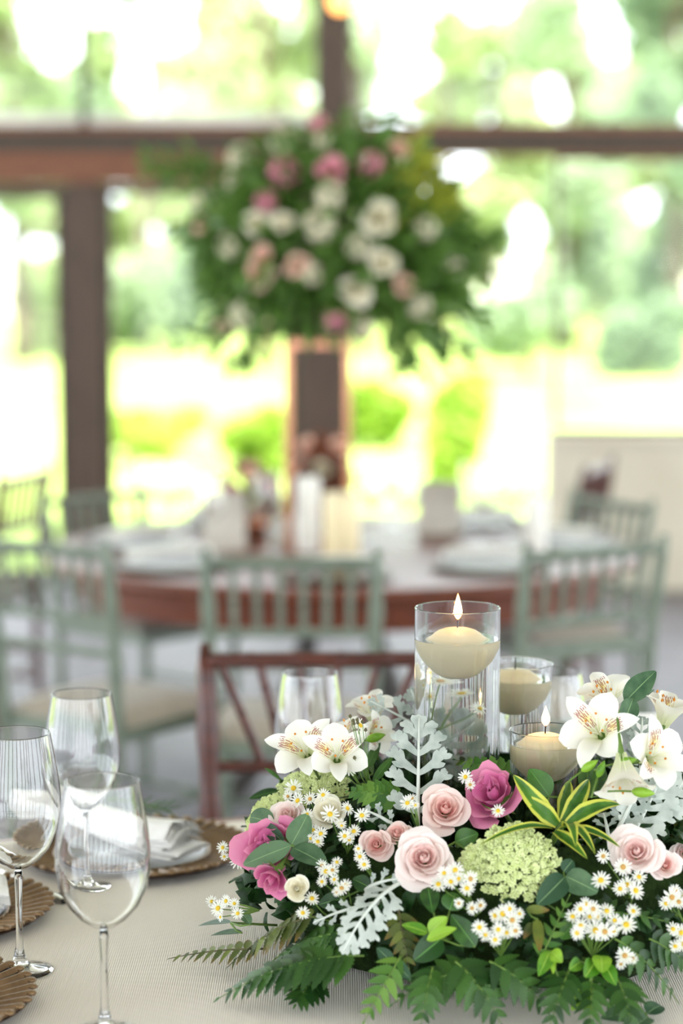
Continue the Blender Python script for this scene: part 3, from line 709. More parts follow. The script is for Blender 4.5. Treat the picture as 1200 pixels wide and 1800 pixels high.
# ---------------- roses
def rose(p, ax, R, label, outer, heart, seed, npet=17, openf=1.0, name='rose', cat='rose', ruffle=.03, group='roses in the near centrepiece', jmesh=False):
    rnd = random.Random(seed)
    root = None if jmesh else thing(name, label, cat, p, group, mat=zframe(p - V(ax) * R * .42, ax, rnd.random() * 6))
    allm = MB()
    for i in range(npet):
        k = i / (npet - 1)
        r = R * (.13 + .87 * k ** .95); h = R * (.86 - .30 * k); w = (1.75 - .80 * k); lip = .02 + .40 * k * openf
        ph = i * 2.39996 + rnd.uniform(-.25, .25); tw = rnd.uniform(-.05, .05); zo = -.06 * R * k; sd = rnd.random() * 50
        def fn(u, v, r=r, h=h, w=w, lip=lip, ph=ph, zo=zo, sd=sd, k=k):
            x = u * 2 - 1; e = 1 - .20 * abs(x) ** 2.6 + .04 * (1 - abs(x)) * k
            vv = v * e
            prof = sin(min(1.0, vv * 1.05) * pi / 2) ** .75
            c = max(0, vv - .62) / .38
            rad = r * (.12 + .62 * prof) + r * .30 * c ** 1.5 * lip * 2.2
            ci = max(0, min(1, (vv - .35) / .6)); rad *= 1 - (.10 * (1 - k) * c + .80 * max(0, 1 - k * 3.2) * ci * ci * (3 - 2 * ci))
            z = h * vv ** .85 - R * .38 * lip * c ** 2 + zo
            ang = ph + x * w * (.45 + .55 * sin(min(1, v * 1.2) * pi / 2)) * (1 - .12 * c)
            f = ruffle * R * c * mnoise.noise(V((x * 2.2 + sd, vv * 2, sd)))* 2
            # petals spiral: one edge tucked under the next
            rad += x * r * .07
            return ((rad + f) * cos(ang), (rad + f) * sin(ang), z + f)
        mb = MB().grid(fn, 10, 9)
        if jmesh: allm.add(mb, M4.Identity(4))
        else: mb.build('petal', heart if k < .42 else outer, root)
    if jmesh: return allm
    st = MB().tube([(0, 0, -.06), (0, 0, -.02), (0, 0, .002)], [.0025, .0028, .006], 8); st.build('stem', 'stem_green', root)
    for i in range(5):
        a = i * 2 * pi / 5
        MB().grid(lambda u, v: (cos(a) * (R * .1 + R * .55 * v) - sin(a) * (u - .5) * R * .22 * (1 - v), sin(a) * (R * .1 + R * .55 * v) + cos(a) * (u - .5) * R * .22 * (1 - v), -.03 * R + R * .12 * v * v - .06 * R * k_), 2, 4).build('sepal', 'stem_green', root) if (k_ := 1.0) else None
    return root
def place_rose(px, py, d, label, outer, heart, seed, ax=(1, 0, .35), off=.06, Y=None, **k):
    p = pt(px, py, off, Y); return rose(p, axis(p, *ax), px2m(p, d) / 2 * 1.14, label, outer, heart, seed, **k)
place_rose(745, 1508, 104, 'largest pale pink rose, fully open at the front of the centrepiece', 'rose_pale', 'rose_pale_heart', 1, (1, .0, .25), .10, npet=19)
place_rose(782, 1421, 88, 'pale pink rose left of the upper magenta bloom', 'rose_blush', 'rose_blush_heart', 2, (1, .05, .45), .07)
place_rose(661, 1484, 62, 'small pink rose left of the largest pale rose', 'rose_blush', 'rose_blush_heart', 3, (1, -.15, .15), .07, npet=14, openf=.7)
place_rose(698, 1464, 52, 'half-hidden pink rose behind the small pink one', 'rose_blush', 'rose_blush_heart', 4, (.8, -.1, .7), .07, npet=13, openf=.7)
place_rose(1118, 1497, 92, 'pale pink rose at the right, above the white daisy cluster', 'rose_pale', 'rose_pale_heart', 5, (1, -.1, .3), .15)
place_rose(1168, 1521, 58, 'small pink rose tucked right of the right-hand pale rose', 'rose_pale', 'rose_blush_heart', 6, (1, .1, .2), .16, npet=13, openf=.7)
place_rose(1204, 1498, 50, 'pink rose cut by the right picture edge', 'rose_pale', 'rose_pale_heart', 7, (1, .2, .3), .04, npet=13)
place_rose(505, 1432, 66, 'blush rose behind the daisies at the upper left', 'rose_pale', 'rose_pale_heart', 8, (.9, -.3, .5), .12, npet=14)
place_rose(578, 1424, 66, 'cream rose half covered by daisies at the upper left', 'rose_cream', 'rose_cream', 9, (.9, 0, .6), .10, npet=13)
place_rose(521, 1562, 50, 'small cream white rose bud below the left magenta bloom', 'rose_cream', 'rose_cream', 10, (1, -.1, .1), .20, npet=14, openf=.5)
place_rose(1092, 1382, 60, 'peach rose behind the hanging white lily', 'rose_pale', 'rose_pale_heart', 11, (1, 0, .3), .0, npet=13)
LG = 'magenta lisianthus in the near centrepiece'
place_rose(866, 1396, 122, 'big magenta bloom in front of the vases', 'lisianthus_pink', 'lisianthus_deep', 12, (.75, -.35, .55), .08, npet=13, openf=.8, name='lisianthus', cat='flower', ruffle=.12, group=LG)
place_rose(476, 1488, 120, 'magenta bloom at the left side behind the eucalyptus leaves', 'lisianthus_pink', 'lisianthus_deep', 13, (.9, -.35, .25), .15, npet=13, openf=.9, name='lisianthus', cat='flower', ruffle=.12, group=LG)
place_rose(478, 1546, 80, 'magenta bloom hanging low at the left side beside the cream bud', 'lisianthus_pink', 'lisianthus_pink', 14, (.7, -.3, -.5), .15, npet=9, openf=.5, name='lisianthus', cat='flower', ruffle=.08, group=LG)

# ---------------- alstroemerias (white lilies)
def upframe(o, n, spin):
    z = V(n).normalized(); u = V((0, .25, 1)); x = (u - z * u.dot(z)).normalized(); y = z.cross(x)
    x, y = x * cos(spin) + y * sin(spin), y * cos(spin) - x * sin(spin)
    return M4(((x.x, y.x, z.x, o[0]), (x.y, y.y, z.y, o[1]), (x.z, y.z, z.z, o[2]), (0, 0, 0, 1)))
def lily(p, ax, L, label, spin=0, openf=1.0, seed=1, group='white lilies in the near centrepiece'):
    rnd = random.Random(seed); root = thing('alstroemeria', label, 'lily', p, group, mat=upframe(p - V(ax) * L * .45, ax, spin))
    for i in range(6):
        inner = i % 2 == 1; ph = i * pi / 3; W = L * (.42 if inner else .66); fl_ = openf * rnd.uniform(.85, 1.1); LL = L * (1.12 if inner else 1.0)
        def fn(u, v, ph=ph, W=W, fl_=fl_, LL=LL, inner=inner):
            x = u * 2 - 1; rad = LL * (.05 + .22 * v + .62 * fl_ * v ** 2.0); z = LL * (.92 * v ** .8 * (1 - .42 * fl_ * v * v)) - (.03 * L if not inner else 0)
            hw = W * .5 * (.16 + .84 * (sin(pi * min(1, v ** 1.3 * (.90 if inner else .82) + .03))) ** .8) * (1 if v < .82 else max(.08, sqrt(max(0, 1 - ((v - .82) / .18) ** 2))))
            lat = x * hw; rad += -.25 * lat * lat / W; z += .55 * lat * lat / W
            return (rad * cos(ph) - lat * sin(ph), rad * sin(ph) + lat * cos(ph), z)
        spot = inner and i in (1, 5)
        MB().grid(fn, 8, 16).build('tepal', 'alstro_spot' if spot else 'alstro_white', root)
    for i in range(5):
        a = i * 1.26 + .4; e = V((.22 * L * cos(a) + .1 * L, .22 * L * sin(a), L * rnd.uniform(.62, .78)))
        s = MB().tube(bez((.02 * L * cos(a), .02 * L * sin(a), .1 * L), (0, 0, .5 * L), e, 6), .0006, 5).build('stamen', 'alstro_white', root)
        an = MB(); an.grid(lambda u, v: (.0016 * sin(pi * v) * cos(2 * pi * u) + e.x, .0016 * sin(pi * v) * sin(2 * pi * u) + e.y, e.z + (v - .5) * .005), 6, 5, True); an.build('anther', 'anther', s)
    MB().tube([(0, 0, -.05), (0, 0, -.015), (0, 0, .12 * L)], [.0016, .002, .0055], 8).build('stem', 'stem_green', root)
    return root
def place_lily(px, py, d, label, ax, spin=0, off=.12, Y=None, openf=1.0, seed=1):
    p = pt(px, py, off, Y); return lily(p, axis(p, *ax), px2m(p, d) * .66, label, spin, openf, seed)
place_lily(535, 1318, 118, 'white lily with red-streaked throat, leftmost of all', (.75, -.25, .5), .35, .10, Y=2.72, openf=.85, seed=1)
place_lily(592, 1328, 112, 'white lily with red streaks, just right of the leftmost one', (.85, .0, .4), .1, .10, Y=2.69, openf=.8, seed=2)
place_lily(600, 1290, 84, 'white lily seen from the side behind the two streaked ones', (.1, -.3, .9), .6, Y=2.80, openf=.7, seed=3)
place_lily(655, 1248, 96, 'white lily standing highest, left of the tallest vase', (.25, -.1, .95), 1.0, Y=2.86, openf=.8, seed=4)
place_lily(660, 1290, 80, 'drooping white lily under the highest one', (.7, .55, .1), 1.4, Y=2.82, openf=.7, seed=5)
place_lily(1050, 1286, 128, 'widest white lily in front of the short candle vase', (.85, -.25, .3), -.3, Y=2.62, openf=.9, seed=6)
place_lily(1068, 1222, 112, 'white lily beside the upright eucalyptus leaf at the right', (.3, -.2, .9), 1.7, Y=2.72, openf=.8, seed=7)
place_lily(1172, 1248, 120, 'white lily reaching up at the right picture edge', (.0, .25, .95), .2, Y=2.68, openf=.75, seed=8)
place_lily(1096, 1366, 140, 'white lily hanging down toward the variegated leaves', (.5, .1, -.85), .3, Y=2.57, openf=.55, seed=9)
place_lily(1150, 1330, 122, 'white lily opening to the right above the silver leaves', (.7, .5, .15), 1.2, Y=2.60, openf=.8, seed=10)

# ---------------- lace flowers (green umbels)
def lace(p, ax, R, label, seed, dome=.45, nf=1500, squash=1.0):
    rnd = random.Random(seed); root = thing('lace_flower', label, 'flower', p, 'green lace flowers in the near centrepiece', mat=zframe(p - V(ax) * R * dome * .6, ax))
    mb = MB(); st = MB()
    octa = [(1, 0, 0), (0, 1, 0), (-1, 0, 0), (0, -1, 0), (0, 0, 1)]
    ctr = []
    N = 70
    for i in range(N):
        r = R * sqrt((i + .5) / N); a = i * 2.39996; z = R * dome * (1 - (r / R) ** 2) + rnd.uniform(-.04, .04) * R
        lump = 1 + .16 * mnoise.noise(V((cos(a) * 1.6 + seed, sin(a) * 1.6, 0)))
        ctr.append(V((r * lump * cos(a), r * lump * sin(a) * squash, z)))
        st.tube([(0, 0, -R * .5), tuple(ctr[-1] * .97)], [.0008, .0005], 4, False)
    for c in ctr:
        for k in range(nf // N):
            d = V((rnd.gauss(0, 1), rnd.gauss(0, 1), abs(rnd.gauss(0, 1)))).normalized() * R * .135 * rnd.random() ** .4
            q = c + V((d.x, d.y, d.z * .6)); s = rnd.uniform(.0011, .0020)
            b = len(mb.v)
            for o in octa: mb.v.append((q.x + o[0] * s, q.y + o[1] * s, q.z + o[2] * s * .9)); mb.t.append((.5, .5))
            for f in ((0, 1, 4), (1, 2, 4), (2, 3, 4), (3, 0, 4)): mb.f.append(tuple(b + j for j in f))
    o = mb.build('florets', 'lace_florets', root, False); o['kind'] = 'stuff'
    o = st.build('rays', 'stem_green', root); o['kind'] = 'stuff'
    MB().tube([(0, 0, -R * .5 - .05), (0, 0, -R * .5)], .002, 6).build('stem', 'stem_green', root)
def place_lace(px, py, d, label, ax, seed, off=.06, dome=.5, nf=1800, Y=None):
    p = pt(px, py, off, Y); lace(p, axis(p, *ax), px2m(p, d) / 2, label, seed, dome, nf)
place_lace(905, 1508, 150, 'large pale green umbel flower beside the variegated leaves', (.9, 0, .5), 3, .10, .5, 5200)
place_lace(838, 1515, 74, 'small pale green umbel left of the large one', (.9, -.3, .4), 6, .05, .4, 1700)
place_lace(548, 1386, 130, 'pale green umbel under the streaked lilies', (.55, -.15, .85), 4, .05, .35, 4000)
place_lace(462, 1438, 92, 'pale green umbel at the far left of the centrepiece', (.6, -.75, .5), 5, .10, .35, 2800)

# ---------------- leaves
def leafgrid(P0, P1, n, W, arch=0.0, fold=.25, shape='ovate', base=None, nu=6, nv=12, curl=0.0):
    """a single leaf from P0 to P1 (mesh relative to base)"""
    P0, P1, n = V(P0), V(P1), V(n).normalized(); d = P1 - P0; L = d.length
    n = (n - d.normalized() * n.dot(d.normalized())).normalized(); sd = d.normalized().cross(n)
    cv = bez(P0, (P0 + P1) / 2 + n * arch, P1, nv); base = V(base) if base is not None else V((0, 0, 0))
    def fn(u, v):
        x = u * 2 - 1
        if shape == 'ovate': h = sin(pi * min(1, v ** .8 * .97 + .015)) ** .75
        elif shape == 'round': h = sin(pi * min(1, v ** .75 * .97 + .015)) ** .55
        else: h = min(1, .45 + 1.8 * v) * (1 - v ** 2.2) ** .8 + .02
        j = int(round(v * nv)); lat = x * W * .5 * h
        return cv[j] - base + sd * lat + n * (abs(x) * W * .5 * h * fold + curl * lat * v)
    return MB().grid(fn, nu, nv)
LEAFLET = None
def leaflet_mesh(mat, teeth=8, w=.30, bend=.14):
    def fn(u, v):
        x = u * 2 - 1; k = (v * teeth) % 1.0
        h = w * .5 * (sin(pi * min(1, (v * .93 + .05) ** .62))) ** .85 * (1.0 if v in (0, 1) else (1.14 if k < .4 else .86))
        if v > .99: h = .01
        return (x * h, v, -bend * v * v + .35 * abs(x) * h * .5)
    return MB().grid(fn, 2, teeth * 2).mesh('leaflet', mat)
LM = {k: leaflet_mesh(k, 8, .42) for k in ('fern_leaf', 'fern_light', 'fern_bronze')}
LMS = {k: leaflet_mesh(k, 3, .55, .1) for k in ('fern_leaf', 'fern_light', 'fern_bronze')}
def fern(P0, P1, n, W, label, mat='fern_leaf', arch=.02, pairs=None, style=LM, seed=1, group='fern fronds in the near centrepiece', droop=.15):
    rnd = random.Random(seed); P0, P1 = V(P0), V(P1); n = V(n).normalized(); L = (P1 - P0).length
    root = thing('fern_frond', label, 'fern', P0, group)
    cv = bez(P0, (P0 + P1) / 2 + n * arch, P1, 30)
    MB().tube([p - P0 for p in cv], [.0016 * (1 - .7 * i / 30) for i in range(31)], 6).build('rachis', 'stem_brown' if mat == 'fern_bronze' else 'stem_green', root)
    pairs = pairs or max(6, int(L / .0135))
    for i in range(pairs):
        t = .10 + .88 * i / pairs; j = int(t * 30); p = cv[j].lerp(cv[min(30, j + 1)], t * 30 - j); d = (cv[min(j + 1, 30)] - cv[max(j - 1, 0)]).normalized()
        nn = (n - d * n.dot(d)).normalized(); sd = d.cross(nn)
        l = W * (1 - t) ** .62 * min(1, .65 + 1.6 * t) + .006
        for s in (-1, 1):
            dd = sd * s * (1.0 - .35 * t) + d * (.42 + .55 * t) - nn * droop * rnd.uniform(.4, 1.6)
            nz = nn + sd * s * rnd.uniform(-.25, .35) + d * rnd.uniform(-.2, .2)
            m = frame(p - P0 + nn * .0006, dd, nz, l * rnd.uniform(.92, 1.06))
            link('leaflet', style[mat], root, m)
    link('leaflet', style[mat], root, frame(cv[-1] - P0, cv[-1] - cv[-3], n, W * .22))
    return root
def pf(a, b, n, Wpx, label, **k):
    """fern from pixel a to pixel b; a and b may carry an offset or an explicit depth"""
    A = pt(*a[:2], *(a[2:] or (0.0,))) if len(a) < 4 else at(a[0], a[1], a[3]); B = pt(*b[:2], *(b[2:] or (0.0,))) if len(b) < 4 else at(b[0], b[1], b[3])
    A.z = max(A.z, TABLE_Z + .014); B.z = max(B.z, TABLE_Z + .01)
    return fern(A, B, n, px2m(A, Wpx), label, **k)
UPC = (0, -.45, .9)
pf((640, 1680, .05), (386, 1754, .02), UPC, 78, 'broad dark fern frond pointing left at the lower left front', arch=.035, seed=1)
pf((610, 1640, .05), (455, 1708, .05), UPC, 62, 'dark fern frond lying above the broad left one', arch=.03, seed=2)
pf((560, 1610, .02), (400, 1700, .02), UPC, 56, 'bronze-green fern frond at the left edge of the centrepiece', mat='fern_bronze', arch=.03, seed=3)
pf((470, 1668, .0), (298, 1685, .0), UPC, 34, 'thin bronze fern tip lying on the cloth farthest left', mat='fern_bronze', arch=.01, seed=4)
pf((705, 1680, .08), (640, 1795, .05), (.1, -.8, .6), 40, 'light green fern frond hanging to the front edge, left of centre', mat='fern_light', arch=.02, seed=5, style=LM)
pf((830, 1705, .06), (690, 1765, .05), (0, -.6, .8), 56, 'dark fern frond sweeping left at the bottom centre', arch=.025, seed=6)
pf((800, 1690, .07), (880, 1800, .03), (.1, -.7, .7), 66, 'dark fern frond fanning down at the bottom centre', arch=.025, seed=7)
pf((860, 1690, .06), (960, 1775, .03), (.1, -.7, .7), 54, 'dark fern frond fanning right beside the bottom centre one', arch=.025, seed=8)
pf((760, 1700, .06), (740, 1800, .03), (0, -.8, .6), 44, 'dark fern frond pointing straight down below the bright leaves', arch=.02, seed=9)
pf((1080, 1650, .05), (1190, 1760, .03), (.2, -.6, .8), 44, 'dark fern frond at the lower right corner', arch=.02, seed=10)
pf((705, 1402, .04), (612, 1392, .10), (0, -.8, .6), 38, 'small light fern frond with rounded leaflets beside the silver leaf', mat='fern_light', arch=.01, seed=11, style=LMS, pairs=7)
pf((1196, 1490, .0), (1204, 1420, .06), (0, -.8, .5), 36, 'bronze fern tip standing at the right picture edge', mat='fern_bronze', arch=.0, seed=12)
pf((948, 1690, .05), (1000, 1575, .10), (0, -.9, .3), 22, 'pale fern tip rising between the two daisy clusters', mat='fern_light', arch=.0, seed=13)
pf((1030, 1600, .02), (1190, 1625, .06), (0, -.6, .8), 36, 'dark fern frond behind the right daisy clusters', arch=.01, seed=14)
pf((560, 1720, .0), (520, 1765, .0), UPC, 50, 'dark fern frond under the broad left one, close to the cloth', arch=.01, seed=15)
pf((700, 1600, .08), (718, 1700, .06), (0, -.9, .3), 34, 'bronze fern tip below the largest rose', mat='fern_bronze', arch=.01, seed=16)
pf((1140, 1650, .02), (1215, 1700, .0), (0, -.7, .7), 44, 'dark fern frond running out of the right picture edge', arch=.01, seed=17)
pf((1000, 1705, .03), (965, 1806, .03), (0, -.7, .7), 48, 'dark fern frond drooping to the bottom edge, left of the lime leaves', arch=.02, seed=19)
pf((1080, 1715, .03), (1110, 1806, .03), (.1, -.7, .7), 50, 'dark fern frond drooping to the bottom edge, right of the lime leaves', arch=.02, seed=20)
pf((1040, 1710, .02), (1035, 1812, .02), (0, -.7, .7), 44, 'dark fern frond half hidden under the bottom right lime leaves', arch=.015, seed=21)
pf((905, 1360, .0), (800, 1335, .02), (0, -.8, .6), 30, 'fern frond at the foot of the tallest vase', mat='fern_light', arch=.0, seed=18, style=LMS, pairs=7)

def leafthing(name, label, cat, mat, leaves, group, stem='stem_green', base=None):
    """leaves: (x0,y0,x1,y1,width_px,normal,arch,shape) in pixels on the mound"""
    a = pt(*leaves[0][0]) if len(leaves[0][0]) < 4 else at(leaves[0][0][0], leaves[0][0][1], leaves[0][0][3])
    root = thing(name, label, cat, a, group); st = MB()
    for (p0, p1, w, n, ar, sh) in leaves:
        A = pt(*p0) if len(p0) < 4 else at(p0[0], p0[1], p0[3]); B = pt(*p1) if len(p1) < 4 else at(p1[0], p1[1], p1[3])
        A.z = max(A.z, TABLE_Z + .01); B.z = max(B.z, TABLE_Z + .008)
        leafgrid(A, B, n, px2m(A, w), ar, .22, sh, a).build('leaf', mat, root)
        if (A - a).length > .004: st.tube([(0, 0, 0), tuple((A - a) * .5 + V((0, 0, -.003))), tuple(A - a)], .0012, 5)
    e = V((EC.x, EC.y, TABLE_Z)) - a; e.normalize(); st.tube([(0, 0, 0), tuple(e * .03), tuple(e * .06)], .0016, 5)
    st.build('stem', stem, root); return root
GE = 'eucalyptus sprigs in the near centrepiece'; C_ = (0, -1, .35)
leafthing('eucalyptus_sprig', 'eucalyptus sprig of five broad leaves across the left magenta bloom', 'eucalyptus', 'eucalyptus_leaf', [
    ((512, 1486, .16), (428, 1520, .18), 40, (0, -1, .5), .005, 'ovate'), ((512, 1484, .16), (540, 1432, .20), 44, (.2, -1, .1), .004, 'round'),
    ((514, 1490, .15), (576, 1524, .14), 44, (.1, -.8, .7), .005, 'ovate'), ((500, 1482, .16), (460, 1444, .2), 24, (-.3, -1, .3), .004, 'ovate'),
    ((482, 1446, .12), (440, 1436, .16), 42, (-.2, -1, .3), .004, 'round')], GE)
leafthing('eucalyptus_sprig', 'eucalyptus sprig rising above the white lilies at the right', 'eucalyptus', 'eucalyptus_leaf', [
    ((1098, 1234, 0, 2.64), (1152, 1180, 0, 2.66), 42, (-.3, -1, .4), .004, 'ovate'), ((1112, 1228, 0, 2.64), (1092, 1276, 0, 2.62), 36, (.2, -1, .2), .004, 'ovate'),
    ((1110, 1236, 0, 2.64), (1150, 1212, 0, 2.70), 8, (0, -1, .4), .004, 'ovate')], GE)
leafthing('eucalyptus_sprig', 'pair of round eucalyptus leaves below the large green umbel', 'eucalyptus', 'eucalyptus_leaf', [
    ((992, 1542, .06), (944, 1590, .10), 44, C_, .004, 'round'), ((994, 1540, .06), (1050, 1568, .10), 46, C_, .004, 'round'), ((990, 1532, .06), (1006, 1512, .08), 26, C_, .003, 'round')], GE)
leafthing('eucalyptus_sprig', 'grey-green eucalyptus leaves at the bottom right on the cloth', 'eucalyptus', 'eucalyptus_leaf', [
    ((1135, 1782, .02), (1056, 1790, .0), 42, (0, -.6, .9), .006, 'ovate'), ((1137, 1782, .02), (1162, 1768, .02), 34, (0, -.6, .9), .005, 'round'), ((1138, 1788, .02), (1110, 1812, .0), 36, (0, -.6, .9), .005, 'round')], GE)
leafthing('eucalyptus_sprig', 'dark eucalyptus leaves lying out to the left over the cloth', 'eucalyptus', 'eucalyptus_leaf', [
    ((405, 1622, .02), (348, 1628, .02), 20, (0, -.7, .8), .004, 'ovate'), ((425, 1640, .02), (370, 1645, .02), 20, (0, -.7, .8), .004, 'ovate'), ((440, 1625, .02), (420, 1600, .02), 20, (0, -.7, .8), .004, 'ovate')], GE)
leafthing('eucalyptus_sprig', 'small grey-green leaves between the hanging silver leaf and the ferns', 'eucalyptus', 'eucalyptus_leaf', [
    ((690, 1692, .08), (662, 1666, .10), 24, C_, .003, 'ovate'), ((692, 1690, .08), (722, 1722, .1), 24, C_, .003, 'ovate')], GE)
leafthing('eucalyptus_sprig', 'narrow green leaf pointing left under the leftmost lily', 'eucalyptus', 'deep_leaf', [
    ((492, 1390, .06), (438, 1404, .10), 18, (0, -.8, .7), .004, 'ovate'), ((492, 1370, .06), (465, 1350, .10), 8, (0, -.8, .7), .004, 'ovate')], GE)
GB = 'glossy green leaf sprigs in the near centrepiece'
leafthing('green_leaf_sprig', 'glossy green sprig with lime tips under the largest rose', 'leaf sprig', 'bright_leaf', [
    ((752, 1640, .10), (706, 1626, .14), 24, (0, -.7, .8), .003, 'ovate'), ((754, 1640, .10), (786, 1612, .12), 30, (0, -.8, .6), .003, 'ovate'), ((750, 1652, .12), (802, 1632, .15), 24, (0, -.7, .8), .003, 'ovate')], GB)
leafthing('green_leaf_sprig', 'deep green glossy leaves behind the lime-tipped sprig', 'leaf sprig', 'deep_leaf', [
    ((775, 1650, .08), (728, 1688, .12), 44, C_, .004, 'round'), ((835, 1664, .08), (793, 1608, .10), 40, C_, .004, 'ovate'), ((790, 1600, .06), (800, 1570, .06), 40, C_, .004, 'round'), ((752, 1560, .05), (760, 1605, .08), 34, C_, .003, 'ovate')], GB)
leafthing('green_leaf_sprig', 'bright lime leaves at the bottom right of the centrepiece', 'leaf sprig', 'bright_leaf', [
    ((1046, 1690, .06), (1028, 1718, .12), 32, C_, .004, 'round'), ((1056, 1680, .06), (1058, 1710, .12), 34, C_, .003, 'round'), ((1062, 1694, .08), (1082, 1732, .12), 26, C_, .003, 'ovate'),
    ((1032, 1734, .06), (1004, 1776, .10), 28, C_, .004, 'ovate'), ((1036, 1734, .06), (1030, 1782, .10), 28, C_, .004, 'ovate'), ((1076, 1735, .06), (1086, 1768, .1), 22, C_, .003, 'ovate'), ((1020, 1690, .06), (1000, 1705, .1), 24, C_, .003, 'round')], GB)
leafthing('green_leaf_sprig', 'lime leaf sprig left of the bottom right lime leaves', 'leaf sprig', 'bright_leaf', [
    ((968, 1672, .06), (988, 1692, .10), 26, C_, .004, 'ovate'), ((966, 1672, .06), (946, 1716, .12), 26, C_, .004, 'ovate'), ((970, 1680, .06), (972, 1712, .10), 12, C_, .003, 'ovate'), ((985, 1730, .06), (990, 1768, .10), 18, C_, .003, 'ovate')], GB)
leafthing('green_leaf_sprig', 'olive leaves turning down between the two right daisy clusters', 'leaf sprig', 'fern_bronze', [
    ((944, 1616, .08), (948, 1672, .12), 20, C_, .004, 'ovate'), ((925, 1598, .08), (965, 1600, .10), 16, C_, .003, 'ovate'), ((935, 1622, .08), (920, 1650, .10), 16, C_, .003, 'ovate')], GB)
leafthing('green_leaf_sprig', 'dark green leaves at the base of the short vase', 'leaf sprig', 'deep_leaf', [
    ((965, 1400, .08), (930, 1352, .17), 44, C_, .005, 'ovate'), ((1035, 1400, .06), (1030, 1340, .10), 36, C_, .004, 'ovate'), ((1040, 1395, .06), (1058, 1345, .10), 34, C_, .004, 'ovate'), ((1050, 1400, .05), (1085, 1375, .1), 18, C_, .003, 'ovate')], GB)
leafthing('green_leaf_sprig', 'deep green leaves filling the gap right of the largest rose', 'leaf sprig', 'deep_leaf', [
    ((800, 1480, .0), (840, 1465, .02), 36, C_, .004, 'ovate'), ((650, 1560, .0), (620, 1545, .02), 30, C_, .004, 'ovate'), ((1010, 1620, .0), (985, 1650, .04), 34, C_, .004, 'round'), ((600, 1580, .0), (560, 1590, .03), 30, C_, .004, 'ovate')], GB)
leafthing('green_leaf_sprig', 'slender leaves standing behind the highest lily at the left', 'leaf sprig', 'deep_leaf', [
    ((640, 1360, .05), (668, 1300, .12), 18, C_, .003, 'ovate'), ((650, 1370, .05), (610, 1330, .1), 18, C_, .003, 'ovate'), ((655, 1375, .05), (690, 1330, .1), 16, C_, .003, 'ovate'), ((655, 1360, .05), (640, 1310, .1), 14, C_, .003, 'ovate')], GB)
# variegated rosette
vg = [((975, 1450, .08), (902, 1362, .20), 36, (-.3, -.8, .5), .03), ((980, 1450, .09), (916, 1398, .16), 34, (-.2, -.9, .5), .02), ((988, 1448, .08), (1034, 1370, .16), 34, (.1, -.9, .4), .022),
      ((995, 1446, .08), (1030, 1394, .12), 28, (.2, -.8, .5), .012), ((994, 1452, .09), (1090, 1414, .16), 34, (.1, -.7, .8), .03), ((992, 1456, .10), (1012, 1490, .22), 26, (.1, -.6, .9), .03),
      ((985, 1458, .10), (1046, 1502, .22), 26, (.2, -.6, .9), .03), ((975, 1462, .09), (1032, 1510, .16), 24, (0, -.8, .7), .01), ((1000, 1456, .08), (1090, 1490, .14), 18, (.1, -.7, .8), .02), ((970, 1456, .1), (842, 1486, .2), 16, (-.1, -.7, .8), .03),
      ((985, 1440, .05), (1000, 1372, .08), 30, (0, -1, .3), .01)]
va = pt(985, 1454, .06); root = thing('variegated_rosette', 'rosette of green leaves with yellow margins beside the large umbel', 'leaves', va)
for (p0, p1, w, n, ar) in vg:
    leafgrid(pt(*p0), pt(*p1), n, px2m(va, w), ar, .35, 'lance', va, 8, 16).build('leaf', 'variegated_leaf', root)
e = (V((EC.x, EC.y, TABLE_Z)) - va).normalized(); MB().tube([e * -.012, e * .03, e * .06], [.004, .004, .003], 8).build('stem', 'stem_green', root)

